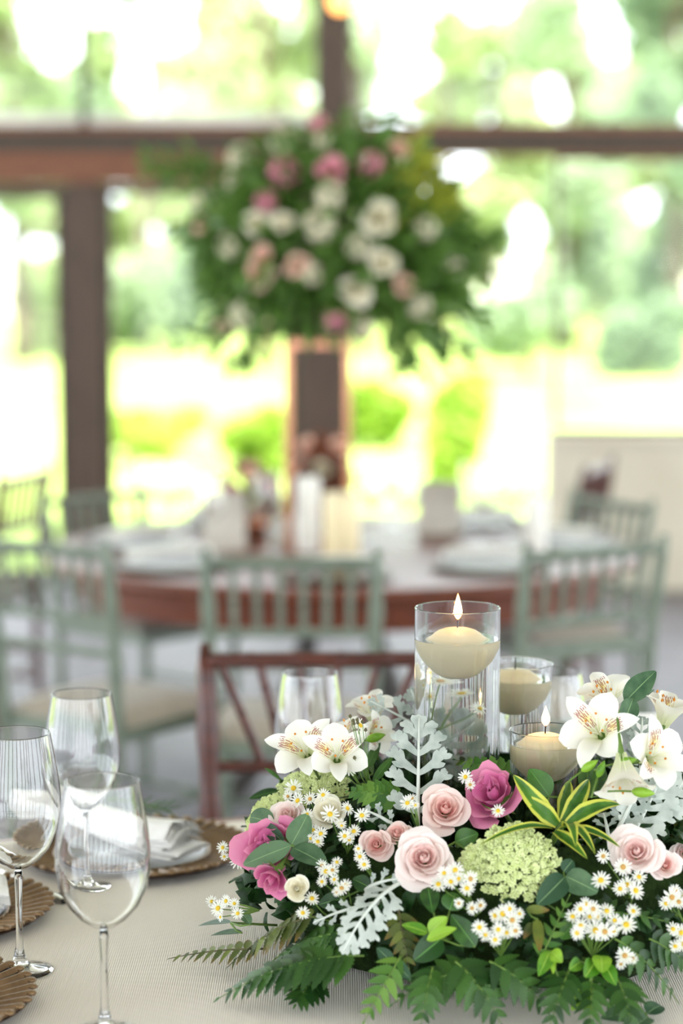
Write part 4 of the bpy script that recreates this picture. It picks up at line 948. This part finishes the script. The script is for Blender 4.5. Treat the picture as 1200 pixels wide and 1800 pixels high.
# ---------------- dusty miller (silver lobed leaves)
def dusty(P0, P1, n, W, label, lobes=5, arch=.01, seed=1, cup=.25):
    rnd = random.Random(seed); P0, P1, n = V(P0), V(P1), V(n).normalized(); L = (P1 - P0).length
    root = thing('dusty_miller_leaf', label, 'silver leaf', P0, 'silver lobed leaves in the near centrepiece')
    dv = (P1 - P0).normalized(); n = (n - dv * n.dot(dv)).normalized(); sd = dv.cross(n)
    def mp(x, y):
        t = y / L; c = P0 * (1 - t) ** 2 + ((P0 + P1) / 2 + n * arch) * 2 * t * (1 - t) + P1 * t * t
        return c - P0 + sd * x + n * (cup * x * x / W + .05 * W * mnoise.noise(V((x / W * 3, y / W * 3, seed))))
    mb = MB()
    def strip(pts, ws, u):
        b = len(mb.v); k = len(pts)
        for i, (p, w) in enumerate(zip(pts, ws)):
            a = pts[min(i + 1, k - 1)]; c = pts[max(i - 1, 0)]; dx, dy = a[0] - c[0], a[1] - c[1]; l = math.hypot(dx, dy) or 1; nx, ny = -dy / l, dx / l
            for s, uu in ((-1, u), (0, u), (1, u)): mb.v.append(tuple(mp(p[0] + nx * w * s, p[1] + ny * w * s))); mb.t.append((uu, i / (k - 1)))
        for i in range(k - 1):
            for j in range(2): a = b + i * 3 + j; mb.f.append((a, a + 1, a + 4, a + 3))
    def blade(x, y, ang, l, w, u=.9, curve=.3, nn=8):
        pts = []; ws = []; px_, py_ = x, y
        for i in range(nn + 1):
            t = i / nn; pts.append((px_, py_)); a = ang * (1 - curve * t); px_ += sin(a) * l / nn; py_ += cos(a) * l / nn
            ws.append(w * (.55 + .45 * sin(pi * min(1, t * .9))) * (1 if t < .82 else max(.08, sqrt(max(0, 1 - ((t - .82) / .18) ** 2)))))
        strip(pts, ws, u); return pts
    for i in range(lobes):
        t = .12 + .74 * i / max(1, lobes - 1); l = W * (.62 + .38 * sin(pi * (t * .8 + .15))) * (1 - .35 * max(0, t - .6) / .4)
        for s in (-1, 1):
            a0 = s * RAD(68 - 22 * t); y0 = L * (t - .05) + rnd.uniform(-.01, .01) * L
            P = blade(0, y0, a0, l, W * .115)
            for q, f, an in ((3, .42, 38), (4, .40, -42), (6, .32, 36), (6, .30, -40)):
                blade(P[q][0], P[q][1], a0 + s * RAD(an), l * f, W * .085, nn=5)
    P = blade(0, L * .86, 0, L * .14 + W * .12, W * .14)
    for an in (38, -38): blade(P[3][0], P[3][1], RAD(an), W * .34, W * .10, nn=5)
    mb.build('leaf_blade', 'dusty_leaf', root)
    MB().tube([mp(0, L * i / 10) + n * .0008 for i in range(-2, 11)], [.0028 * (1 - .065 * max(0, i)) for i in range(-2, 11)], 6).build('midrib', 'dusty_leaf', root)
def pd(a, b, n, Wpx, label, **k):
    A = pt(*a) if len(a) < 4 else at(a[0], a[1], a[3]); B = pt(*b) if len(b) < 4 else at(b[0], b[1], b[3]); dusty(A, B, n, px2m(A, Wpx), label, **k)
pd((734, 1440, -.01), (736, 1262, 0, 2.715), (0, -1, .25), 66, 'upright silver lobed leaf before the tallest vase', lobes=5, seed=1, arch=.004)
pd((690, 1560, .10), (604, 1672, .20), (-.4, -.85, .3), 48, 'silver lobed leaf hanging down at the front left', lobes=6, seed=2, arch=.03, cup=-.5)
pd((650, 1590, .04), (552, 1622, .08), (0, -.7, .7), 26, 'small silver leaf under the cream bud', lobes=4, seed=3)
pd((770, 1300, 0, 2.86), (650, 1232, 0, 2.84), (.2, -.9, .4), 40, 'silver leaf behind the highest lily', lobes=4, seed=4, arch=.01)
pd((760, 1310, 0, 2.88), (722, 1212, 0, 2.89), (0, -1, .2), 36, 'silver leaf tip rising left of the tallest vase', lobes=4, seed=5)
pd((850, 1345, 0, 2.99), (784, 1262, 0, 2.97), (0, -1, .3), 66, 'silver leaf seen through the water of the tallest vase', lobes=4, seed=6)
pd((1110, 1470, 0, 2.60), (1172, 1340, 0, 2.64), (.1, -1, .2), 60, 'large silver leaf at the right under the lilies', lobes=6, seed=7, arch=.01)
pd((1090, 1450, 0, 2.60), (1130, 1370, 0, 2.62), (-.1, -1, .3), 40, 'silver leaf between the hanging lily and the right rose', lobes=4, seed=8)
pd((1160, 1430, 0, 2.62), (1215, 1350, 0, 2.64), (.1, -1, .2), 54, 'silver leaf cut by the right picture edge', lobes=5, seed=9)
pd((1120, 1330, 0, 2.70), (1128, 1262, 0, 2.72), (.1, -1, .2), 30, 'pale silver leaf tip in front of the white card', lobes=4, seed=10)
pd((690, 1450, .02), (640, 1425, .08), (0, -.8, .6), 26, 'tiny silver leaf between the daisies and the small pink rose', lobes=3, seed=11)
pd((1070, 1480, .02), (1060, 1430, .05), (0, -.9, .4), 26, 'silver leaf tips below the variegated rosette', lobes=3, seed=12)
pd((650, 1560, .06), (700, 1545, .08), (0, -.8, .6), 26, 'silver leaf tip under the small pink rose', lobes=3, seed=13)

# ---------------- white asters
def aster_mesh(seed, n=15, R=1.0):
    rnd = random.Random(seed); mb = MB()
    for i in range(n):
        a = 2 * pi * i / n + rnd.uniform(-.1, .1); l = R * rnd.uniform(.88, 1.05); up = rnd.uniform(-.05, .28)
        def fn(u, v):
            x = u * 2 - 1; r = .22 + (l - .22) * v; hw = .105 * (.5 + .5 * sin(pi * min(1, v * .85 + .1))) * (1 if v < .99 else .45)
            return (r * cos(a) - x * hw * sin(a), r * sin(a) + x * hw * cos(a), .10 + up * v * v + .05 * (i % 2) - .03 * x * x)
        mb.grid(fn, 2, 5)
    return mb.mesh('ray_petals', 'aster_ray')
AM = [aster_mesh(i) for i in range(4)]
DM = {k: MB().lathe([(.0001, -.02), (.22, .0), (.29, .10), (.27, .19), (.18, .25), (.0001, .27)], 14).mesh('disc', k) for k in ('disc_yellow', 'disc_tan')}
CM = MB().lathe([(.0001, -.28), (.10, -.24), (.20, -.1), (.24, .06)], 10).mesh('calyx', 'stem_green')
def asters(base, heads, label, seed, size=30, off=.14, Y=None, tan=.15, buds=0):
    rnd = random.Random(seed); B = pt(*base) if len(base) < 4 else at(base[0], base[1], base[3])
    root = thing('aster_sprig', label, 'daisies', B, 'white aster sprigs in the near centrepiece'); st = MB()
    hub = None
    for (x, y, *s) in heads:
        p = pt(x, y, off + rnd.uniform(-.015, .02)) if Y is None else at(x, y, Y + rnd.uniform(-.012, .012))
        if p.z < TABLE_Z + .012: p.z = TABLE_Z + .012
        sz = px2m(p, (s[0] if s else size)) / 2 * .92 * rnd.uniform(.95, 1.1)
        ax = (tocam(p) * .9 + mnormal(p) * .5 + V((rnd.gauss(0, .35), 0, rnd.gauss(0, .3) + .15))).normalized()
        m = zframe(p - B, ax, rnd.random() * 6, sz)
        h = link('flower_head', AM[rnd.randrange(4)], root, m)
        link('disc', DM['disc_tan' if rnd.random() < tan else 'disc_yellow'], h); link('calyx', CM, h)
        q = p - B; st.tube([tuple(q - ax * sz * .2), tuple(q * .55 - ax * sz * .8), (0, 0, 0)], [.0006, .0009, .0012], 5)
    for i in range(buds):
        x, y, *_ = heads[rnd.randrange(len(heads))]; p = pt(x + rnd.uniform(-26, 26), y + rnd.uniform(-26, 26), off) if Y is None else at(x + rnd.uniform(-26, 26), y + rnd.uniform(-22, 26), Y)
        q = p - B; r = .0022; MB().lathe([(.0001, -r), (r * .8, -r * .5), (r, 0), (r * .6, r * 1.0), (.0001, r * 1.3)], 8, tuple(q)).build('bud', 'stem_brown', root)
        st.tube([tuple(q), tuple(q * .5 + V((0, 0, -.005))), (0, 0, 0)], [.0005, .0007, .001], 4)
    st.build('stem', 'stem_green', root); return root
asters((560, 1470, .02), [(516, 1386), (524, 1408), (545, 1405, 26), (568, 1398, 26), (540, 1432, 24), (505, 1400, 22)], 'daisy sprig under the green umbel at the upper left', 1, 34)
asters((605, 1490, .02), [(580, 1432, 34), (612, 1420, 32), (636, 1434, 32), (598, 1448, 22)], 'daisy sprig with four heads right of the blush rose', 2)
asters((610, 1500, .02), [(622, 1462, 30), (606, 1470, 28), (600, 1452, 20), (614, 1476, 22)], 'daisy sprig just left of the small pink rose', 3)
asters((560, 1500, .04), [(564, 1466, 30), (550, 1460, 24), (558, 1480, 24), (546, 1474, 20)], 'daisy sprig right of the eucalyptus leaves', 4)
asters((470, 1520, .02), [(419, 1512, 32), (414, 1488, 26), (392, 1490, 26), (435, 1490, 26), (450, 1492, 24), (394, 1506, 18)], 'daisy sprig reaching left over the charger rim', 5, off=.10)
asters((455, 1600, .0), [(384, 1597, 32), (372, 1585, 24), (398, 1584, 28), (412, 1588, 24), (418, 1606, 24), (388, 1612, 20)], 'daisy sprig lying lowest at the left, above the cloth', 6, off=.06)
asters((600, 1580, .02), [(573, 1532, 32), (584, 1530, 26), (566, 1522, 24), (592, 1516, 22), (566, 1550, 24), (588, 1546, 22)], 'daisy sprig right of the cream bud', 7)
asters((590, 1620, .02), [(548, 1580, 28), (532, 1605, 28)], 'two single daisies below the cream bud', 8)
asters((620, 1600, .02), [(600, 1562, 30), (608, 1556, 24), (592, 1568, 22)], 'fading daisy sprig between the buds and the silver leaf', 9, tan=.9)
asters((736, 1460, .02), [(716, 1412, 30), (724, 1404, 22), (730, 1416, 18)], 'single daisy stem left of the upper pink rose', 10)
asters((660, 1550, .04), [(632, 1506, 26), (640, 1520, 26), (630, 1492, 20)], 'daisies below the small pink rose', 11)
asters((830, 1590, .04), [(800, 1530, 34), (792, 1550, 30), (770, 1555, 34), (826, 1545, 34), (820, 1562, 30), (780, 1535, 26), (806, 1545, 28)], 'dense daisy cluster between the largest rose and the umbel', 12, off=.15)
asters((880, 1680, .04), [(884, 1606, 36), (900, 1618, 34), (868, 1610, 30), (842, 1630, 30), (854, 1643, 28), (876, 1634, 30), (906, 1636, 30), (890, 1640, 28), (870, 1652, 26), (895, 1598, 26), (912, 1606, 24)], 'tight daisy cluster under the large umbel', 13, off=.13, tan=.3)
asters((835, 1610, .04), [(830, 1596, 26), (845, 1592, 26), (806, 1588, 22)], 'faded daisies above the tight cluster', 14, tan=.9)
asters((1040, 1680, .02), [(1042, 1598, 34), (1020, 1598, 30), (1006, 1612, 32), (1030, 1590, 28), (1066, 1602, 32), (1020, 1628, 34), (1046, 1636, 38), (1062, 1638, 38), (1080, 1618, 30), (1100, 1626, 38), (1014, 1640, 28), (1050, 1612, 28), (1036, 1612, 28), (1078, 1636, 26)], 'largest daisy cluster at the lower right', 15, off=.12)
asters((1110, 1580, .03), [(1056, 1548, 38), (1094, 1524, 38), (1102, 1556, 34), (1116, 1566, 36), (1090, 1562, 30), (1122, 1542, 28), (1060, 1505, 30), (1112, 1602, 28)], 'daisy cluster below the right pale rose', 16, off=.14)
asters((1200, 1620, .0), [(1180, 1578, 36), (1170, 1588, 30), (1192, 1586, 30), (1186, 1566, 26), (1204, 1575, 30)], 'daisy sprig at the right picture edge below the roses', 17, off=.10, tan=.4)
asters((1210, 1660, .0), [(1196, 1640, 34), (1182, 1634, 28), (1186, 1664, 28), (1200, 1660, 28)], 'lower daisy sprig at the right picture edge', 18, off=.08)
asters((1120, 1700, .0), [(1098, 1680, 34), (1112, 1686, 26), (1090, 1694, 24)], 'fading daisy low at the right among the ferns', 19, off=.08, tan=.9)
asters((1170, 1340, 0, 2.66), [(1177, 1318, 36), (1192, 1312, 22)], 'daisy above the silver leaves at the right edge', 20, Y=2.63)
asters((830, 1400, .0), [(818, 1366, 28), (826, 1380, 22), (875, 1426, 28)], 'daisies peeping round the big magenta bloom', 21, off=.14)
asters((650, 1390, .04), [(632, 1276, 34), (612, 1352, 34)], 'two daisies among the streaked lilies', 22, Y=2.68, buds=10)
asters((835, 1330, 0, 2.93), [(832, 1222, 30), (812, 1192, 24), (800, 1212, 22), (840, 1205, 24), (790, 1240, 26), (826, 1180, 22)], 'daisies behind the tallest vase, seen through its water', 23, Y=2.94)
# alstroemeria buds
def bud(px, py, Y, L, ang, label):
    p = at(px, py, Y); root = thing('lily_bud', label, 'flower bud', p, 'green lily buds in the near centrepiece', mat=frame(p, V((cos(ang), 0, sin(ang))), (0, -1, 0)))
    MB().grid(lambda u, v: (L * .22 * sin(pi * v ** .8) ** .8 * cos(2 * pi * u), L * (v - .5), L * .22 * sin(pi * v ** .8) ** .8 * sin(2 * pi * u)), 12, 10, True).build('bud_body', 'bright_leaf', root)
    MB().tube([(0, -L * .5, 0), (0, -L * 1.0, .004), (0, -L * 1.5, .012)], .0013, 6).build('stem', 'stem_green', root)
bud(1130, 1393, 2.56, .028, -.1, 'green lily bud with an orange base under the right lilies')
bud(1036, 1346, 2.58, .024, .6, 'green lily bud left of the hanging lily')
bud(1056, 1352, 2.575, .022, 1.2, 'green lily bud just above the hanging lily')
bud(1100, 1338, 2.58, .026, .2, 'green lily bud touching the right-opening lily')
bud(660, 1296, 2.76, .026, .3, 'green lily bud under the highest lily')

# ================================================================== far table: tall bouquet
BY = 6.62
bb = V((at(556, 970, BY).x, BY, .753))
sd_ = thing('bouquet_stand', 'copper frame stand carrying the tall bouquet', 'stand', bb)
xl, xr = at(507, 900, BY).x - bb.x, at(611, 900, BY).x - bb.x
ztop = at(560, 610, BY).z - .753
for (x, y) in ((xl, -.085), (xr, -.085), (xl, .085), (xr, .085)): MB().box((x - .009, y - .009, .009), (x + .009, y + .009, ztop)).build('leg', 'copper', sd_, False, .002)
for z in (0, ztop):
    for lo, hi in (((xl - .009, -.094, z), (xr + .009, -.076, z + .018)), ((xl - .009, .076, z), (xr + .009, .094, z + .018)), ((xl - .009, -.076, z), (xl + .009, .076, z + .018)), ((xr - .009, -.076, z), (xr + .009, .076, z + .018))):
        MB().box(lo, hi).build('crossbar', 'copper', sd_, False, .002)
MB().box((xl, -.085, ztop + .018), (xr, .085, ztop + .024)).build('top_plate', 'copper', sd_, False)
BC = at(590, 440, BY); BR = V((.39, .36, .34))
bl = thing('flower_bowl', 'dark bowl hidden in the greenery on top of the copper stand', 'bowl', (bb.x, BY, .753 + ztop + .025))
MB().lathe([(.0001, 0), (.07, 0), (.10, .03), (.13, .09), (.135, .12), (.0001, .12)], 32).build('bowl_body', 'iron', bl)
MB().lathe([(.12, .12), (.11, .2), (.07, .26), (.0001, .29)], 24).build('moss_dome', 'moss', bl)
rnd = random.Random(31); fl = MB(); fy = MB()
big = MB().grid(lambda u, v: ((u - .5) * .4 * sin(pi * min(1, .08 + .92 * v)) ** .8, v, .2 * sin(pi * v) - .2 * abs(u - .5)), 2, 4)
for i in range(2600):
    d = V((rnd.gauss(0, 1), rnd.gauss(0, 1), rnd.gauss(0, 1))).normalized(); r = rnd.uniform(.35, 1.0) ** .6
    if d.z < -.75: continue
    p = BC + V((d.x * BR.x, d.y * BR.y, d.z * BR.z * (1 if d.z > 0 else .95))) * r
    dd = (d + V((rnd.gauss(0, .6), rnd.gauss(0, .6), rnd.gauss(0, .6)))).normalized()
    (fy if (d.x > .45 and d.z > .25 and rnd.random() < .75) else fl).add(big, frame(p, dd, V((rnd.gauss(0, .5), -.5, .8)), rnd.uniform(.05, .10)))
# trailing sprays left and right
for (x0, y0, x1, y1, n) in ((380, 300, 255, 275, 36), (380, 290, 300, 320, 30), (760, 420, 880, 430, 40), (740, 380, 850, 480, 40), (730, 570, 810, 630, 40), (760, 500, 850, 560, 36), (400, 560, 330, 600, 26), (440, 600, 420, 650, 30), (700, 600, 720, 655, 30), (370, 420, 315, 400, 20), (640, 210, 690, 200, 14)):
    A, B = at(x0, y0, BY), at(x1, y1, BY - .05)
    for i in range(n):
        p = A.lerp(B, i / n) + V((rnd.gauss(0, .02), rnd.gauss(0, .03), rnd.gauss(0, .015))); fl.add(big, frame(p, (B - A).normalized() + V((rnd.gauss(0, .7), rnd.gauss(0, .5), rnd.gauss(0, .7))), (0, -.6, .8), rnd.uniform(.035, .07)))
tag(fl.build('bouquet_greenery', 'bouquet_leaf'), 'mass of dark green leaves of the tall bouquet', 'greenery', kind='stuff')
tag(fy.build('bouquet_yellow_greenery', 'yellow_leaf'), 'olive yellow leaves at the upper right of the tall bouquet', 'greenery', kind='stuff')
FM = {}
for k, s in (('far_pink', 51), ('far_peach', 52), ('far_cream', 53)):
    FM[k] = rose(V((0, 0, 0)), (0, 0, 1), 1.0, '', None, None, s, 15, .9, jmesh=True).mesh('rose_bloom', k)
lm = lambda: None
hyd = MB(); r3 = random.Random(9)
for i in range(60):                                  # ball of four-petalled florets
    d = V((r3.gauss(0, 1), r3.gauss(0, 1), r3.gauss(0, 1) + .5)).normalized()
    for q in range(4):
        a = q * pi / 2; hyd.add(MB().grid(lambda u, v: ((u - .5) * .26 * sin(pi * (.1 + .85 * v)), v * .24, .03 * v), 2, 2), zframe(d * .85, d, r3.random() * 6) @ M4.Rotation(a, 4, 'Z'))
hyd = {k: hyd.mesh('cluster_bloom', k) for k in ('far_cream', 'far_pink')}
def bloom(px, py, d, kind, mat, label, yo=None):
    q = at(px, py, BY); dx, dz = (q.x - BC.x) / BR.x, (q.z - BC.z) / BR.z
    Y = BY - BR.y * sqrt(max(0.05, 1 - dx * dx - dz * dz)) - .02
    p = at(px, py, Y); n = V((dx * .6, -1, dz * .6 + .1)); R = px2m(p, d) / 2
    me = FM[mat] if kind == 'rose' else hyd[mat]
    o = link({'rose': 'rose', 'hydrangea': 'hydrangea'}[kind], me, None, zframe(p - n.normalized() * R * .4, n, random.random() * 6, R))
    return tag(o, label, 'flower', 'blooms of the tall bouquet')
random.seed(8)
for a in [(581, 298, 64, 'rose', 'far_pink', 'round pink rose at the top centre of the tall bouquet'), (652, 285, 54, 'hydrangea', 'far_pink', 'deep pink cluster right of the top pink rose in the tall bouquet'),
          (497, 296, 62, 'hydrangea', 'far_pink', 'deep pink cluster left of the top pink rose in the tall bouquet'), (558, 212, 40, 'hydrangea', 'far_pink', 'pink bloom at the very top of the tall bouquet'),
          (506, 250, 84, 'hydrangea', 'far_cream', 'large cream cluster at the top left of the tall bouquet'), (420, 272, 58, 'hydrangea', 'far_cream', 'cream spire at the upper left of the tall bouquet'), (412, 318, 50, 'hydrangea', 'far_cream', 'lower part of cream blooms at the upper left of the tall bouquet'),
          (568, 244, 44, 'hydrangea', 'far_cream', 'small cream bloom under the topmost pink one'), (668, 382, 74, 'rose', 'far_cream', 'large cream rose at the right of the tall bouquet'),
          (452, 393, 56, 'rose', 'far_cream', 'cream rose at the middle left of the tall bouquet'), (498, 390, 44, 'rose', 'far_cream', 'smaller white rose right of the middle left cream rose'),
          (464, 352, 44, 'hydrangea', 'far_pink', 'dusty pink bloom above the middle left cream rose'), (580, 342, 60, 'hydrangea', 'far_cream', 'pale green-white cluster below the top pink rose'),
          (560, 395, 66, 'hydrangea', 'far_cream', 'white lacy cluster in the centre of the tall bouquet'), (456, 482, 66, 'rose', 'far_peach', 'peach pink rose at the lower left of the tall bouquet'), (460, 452, 46, 'rose', 'far_peach', 'peach bloom just above the lower left peach rose'),
          (521, 466, 50, 'rose', 'far_peach', 'pale peach rose in the lower centre of the tall bouquet'), (548, 482, 44, 'hydrangea', 'far_cream', 'cream bloom beside the pale peach rose'),
          (674, 462, 58, 'rose', 'far_cream', 'cream rose at the right, under the large cream rose'), (625, 510, 66, 'rose', 'far_cream', 'cream rose at the lower right centre of the tall bouquet'),
          (712, 502, 46, 'rose', 'far_peach', 'peach bloom at the lower right of the tall bouquet'), (740, 540, 50, 'hydrangea', 'far_cream', 'white cluster at the lower right edge of the tall bouquet'),
          (428, 556, 66, 'hydrangea', 'far_cream', 'cream green cluster at the lower left of the tall bouquet'), (592, 566, 50, 'hydrangea', 'far_pink', 'dusty pink cluster at the bottom centre of the tall bouquet'),
          (388, 578, 36, 'rose', 'far_peach', 'small peach bloom at the bottom left of the tall bouquet'), (750, 400, 50, 'hydrangea', 'far_cream', 'pale cluster at the right edge of the tall bouquet'),
          (400, 430, 52, 'hydrangea', 'far_cream', 'cream cluster at the left edge of the tall bouquet'), (352, 395, 34, 'rose', 'far_peach', 'small peach bloom at the far left edge of the tall bouquet'),
          (630, 432, 50, 'hydrangea', 'far_cream', 'cream cluster between the two right cream roses'), (640, 580, 44, 'hydrangea', 'far_cream', 'white cluster low at the bottom right of the tall bouquet'), (800, 470, 44, 'hydrangea', 'far_cream', 'pale green cluster at the outermost right of the tall bouquet'), (345, 352, 30, 'rose', 'far_cream', 'small white bloom at the upper far left of the tall bouquet'), (700, 260, 40, 'rose', 'far_peach', 'small peach bloom at the upper right of the tall bouquet')]:
    bloom(*a)

# ------------------------------------------------------------------ things on the far table
FT = .753
def pillar(px, y0, y1, Y, wpx, label, mat='white_wax'):
    p = at(px, y1, Y); top = at(px, y0, Y); r = wpx * Y / FPX / 2; h = top.z - FT
    t = thing('pillar_candle', label, 'candle', (p.x, Y, FT), 'pillar candles on the far table')
    MB().lathe([(.0001, 0), (r * .97, 0), (r, .004), (r, h - .006), (r * .95, h), (r * .55, h - .004), (.0001, h - .006)], 32).build('wax_body', mat, t)
    MB().tube([(0, 0, h - .006), (.001, 0, h + .010)], .0012, 6).build('wick', 'wick', t)
pillar(541, 838, 975, 6.52, 44, 'slim white pillar candle beside the copper stand')
pillar(600, 866, 985, 6.30, 64, 'thick cream pillar candle in front of the copper stand', 'wax')
pillar(941, 872, 975, 6.45, 40, 'white pillar candle among the glasses at the right of the far table')
def lowbunch(px, py, Y, w, h, label, mat, mats, seed):
    p = at(px, py, Y); r4 = random.Random(seed)
    t = thing('flower_bowl', label, 'flowers', (p.x, Y, FT), 'low flower bowls on the far table')
    MB().lathe([(.0001, 0), (.045, 0), (.06, .03), (.062, .06), (.0001, .06)], 24).build('bowl_body', 'copper', t)
    mb = MB()
    for i in range(220):
        d = V((r4.gauss(0, 1), r4.gauss(0, 1), abs(r4.gauss(0, 1)))).normalized(); mb.add(big, frame(V((0, 0, .05)) + V((d.x * w, d.y * w, d.z * h)) * r4.uniform(.4, 1), d + V((r4.gauss(0, .5), r4.gauss(0, .5), 0)), (0, -.5, .8), .045))
    o = mb.build('foliage', mat, t); o['kind'] = 'stuff'
    for i, mm in enumerate(mats):
        a = -pi / 2 + (i - len(mats) / 2 + .5) * .7; c = V((cos(a) * w * .8, sin(a) * w * .8, .05 + h * (.55 + .3 * (i % 2)))); link('rose_bloom', FM[mm], t, zframe(c, V((cos(a), sin(a), .6)), i, .032))
lowbunch(440, 900, 6.92, .10, .17, 'low russet flower bowl left of the copper stand', 'russet_leaf', ['far_pink', 'far_peach', 'far_pink'], 3)
lowbunch(566, 900, 7.14, .09, .24, 'low peach flower bowl behind the candles', 'russet_leaf', ['far_peach', 'far_peach', 'far_cream', 'far_peach', 'far_pink'], 4)
def farcard(px, y0, y1, Y, wpx, label, rz=0):
    p = at(px, y1, Y); top = at(px, y0, Y); w = wpx * Y / FPX / 2; h = top.z - FT; t = thing('menu_card', label, 'card', (p.x, Y, FT), 'menu cards on the far table', rz)
    for s in (-1, 1): MB().grid(lambda u, v: ((u * 2 - 1) * w, s * .03 * (1 - v), h * v), 1, 1).build('leaf', 'menu_card', t, False)
farcard(395, 866, 935, 6.56, 74, 'beige folded menu card at the left of the far table', .1)
farcard(772, 846, 935, 6.95, 76, 'white folded menu card at the right of the far table', -.1)
cp_me = MB().lathe([(.0001, .001), (.10, .001), (.158, .011), (.160, .013), (.157, .014), (.10, .005), (.0001, .004)], 48).mesh('plate', 'plate_well')
cr_me = MB(); cr_me.tube([(.158 * cos(2 * pi * i / 48), .158 * sin(2 * pi * i / 48), .014) for i in range(49)], .002, 6, False); cr_me = cr_me.mesh('edge_ring', 'antique_gold')
def farset(x, y, pl, nl, seed, rz=0, s=1.0):
    t = thing('charger_plate', pl, 'plate', (x, y, FT), 'charger plates on the far table')
    link('plate', cp_me, t); link('edge_ring', cr_me, t)
    c, s_ = cos(rz), sin(rz); P = [V((x + c * q, y + s_ * q, FT + .012 + hh)) for q, hh in ((-.12, .012), (-.05, .02), (.05, .02), (.12, .012))]
    napkin(P, .11, 4, nl, .007, .3, seed).__setitem__('group', 'napkins on the far table')
sets = [(-.47, 6.17, 'charger plate at the left front of the far table', 'white napkin at the left front of the far table', .2), (-.02, 5.98, 'charger plate at the centre front of the far table, behind the middle sage chair', 'white napkin seen through the slats of the middle sage chair', 0), (.40, 6.15, 'charger plate at the right front of the far table', 'pale napkin at the right front of the far table', -.2),
        (-.62, 6.62, 'charger plate on the left side of the far table', 'white napkin on the left side of the far table', .9), (.66, 6.62, 'charger plate on the right side of the far table', 'white napkin on the right side of the far table', -.8),
        (-.36, 7.14, 'dark charger plate at the back left of the far table', 'napkin at the back left of the far table', 0), (.44, 7.14, 'dark charger plate at the back right of the far table', 'napkin at the back right of the far table', 0)]
for i, (x, y, pl, nl, rz) in enumerate(sets): farset(x, y, pl, nl, 40 + i, rz)
GF = 'glasses standing on the far table'
gspots = [(262, 6.92), (298, 6.85), (325, 6.93), (372, 6.45), (470, 6.52), (655, 6.75), (690, 7.1), (716, 6.7), (830, 6.86), (852, 6.70), (880, 6.93), (905, 6.82)]
nth = ['leftmost', 'second from the left', 'third from the left', 'fourth from the left', 'fifth from the left', 'first right of the copper stand', 'second right of the copper stand', 'third right of the copper stand',
       'fourth from the right', 'third from the right', 'second from the right', 'rightmost']
for (x, Y), w in zip(gspots, nth):
    p = at(x, 930, Y); wineglass((p.x, Y, FT), 'clear wine glass on the far table, ' + w, GF, .88, 1.0, GPF)
# warm pendant bulb at the top of the picture
lb = at(597, 2, 9.0); t = thing('pendant_lamp', 'round warm pendant bulb at the top of the column', 'lamp', (lb.x, 9.0, lb.z))
MB().lathe([(.0001, -.045), (.02, -.041), (.038, -.024), (.045, 0), (.038, .024), (.022, .045), (.015, .06)], 24).build('bulb', 'bulb_glow', t)
MB().lathe([(.017, .058), (.018, .10), (.008, .115), (.0001, .116)], 16).build('socket', 'iron', t)
MB().tube([(0, 0, .115), (0, 0, 3.75 - lb.z)], .003, 6).build('cord', 'iron', t)
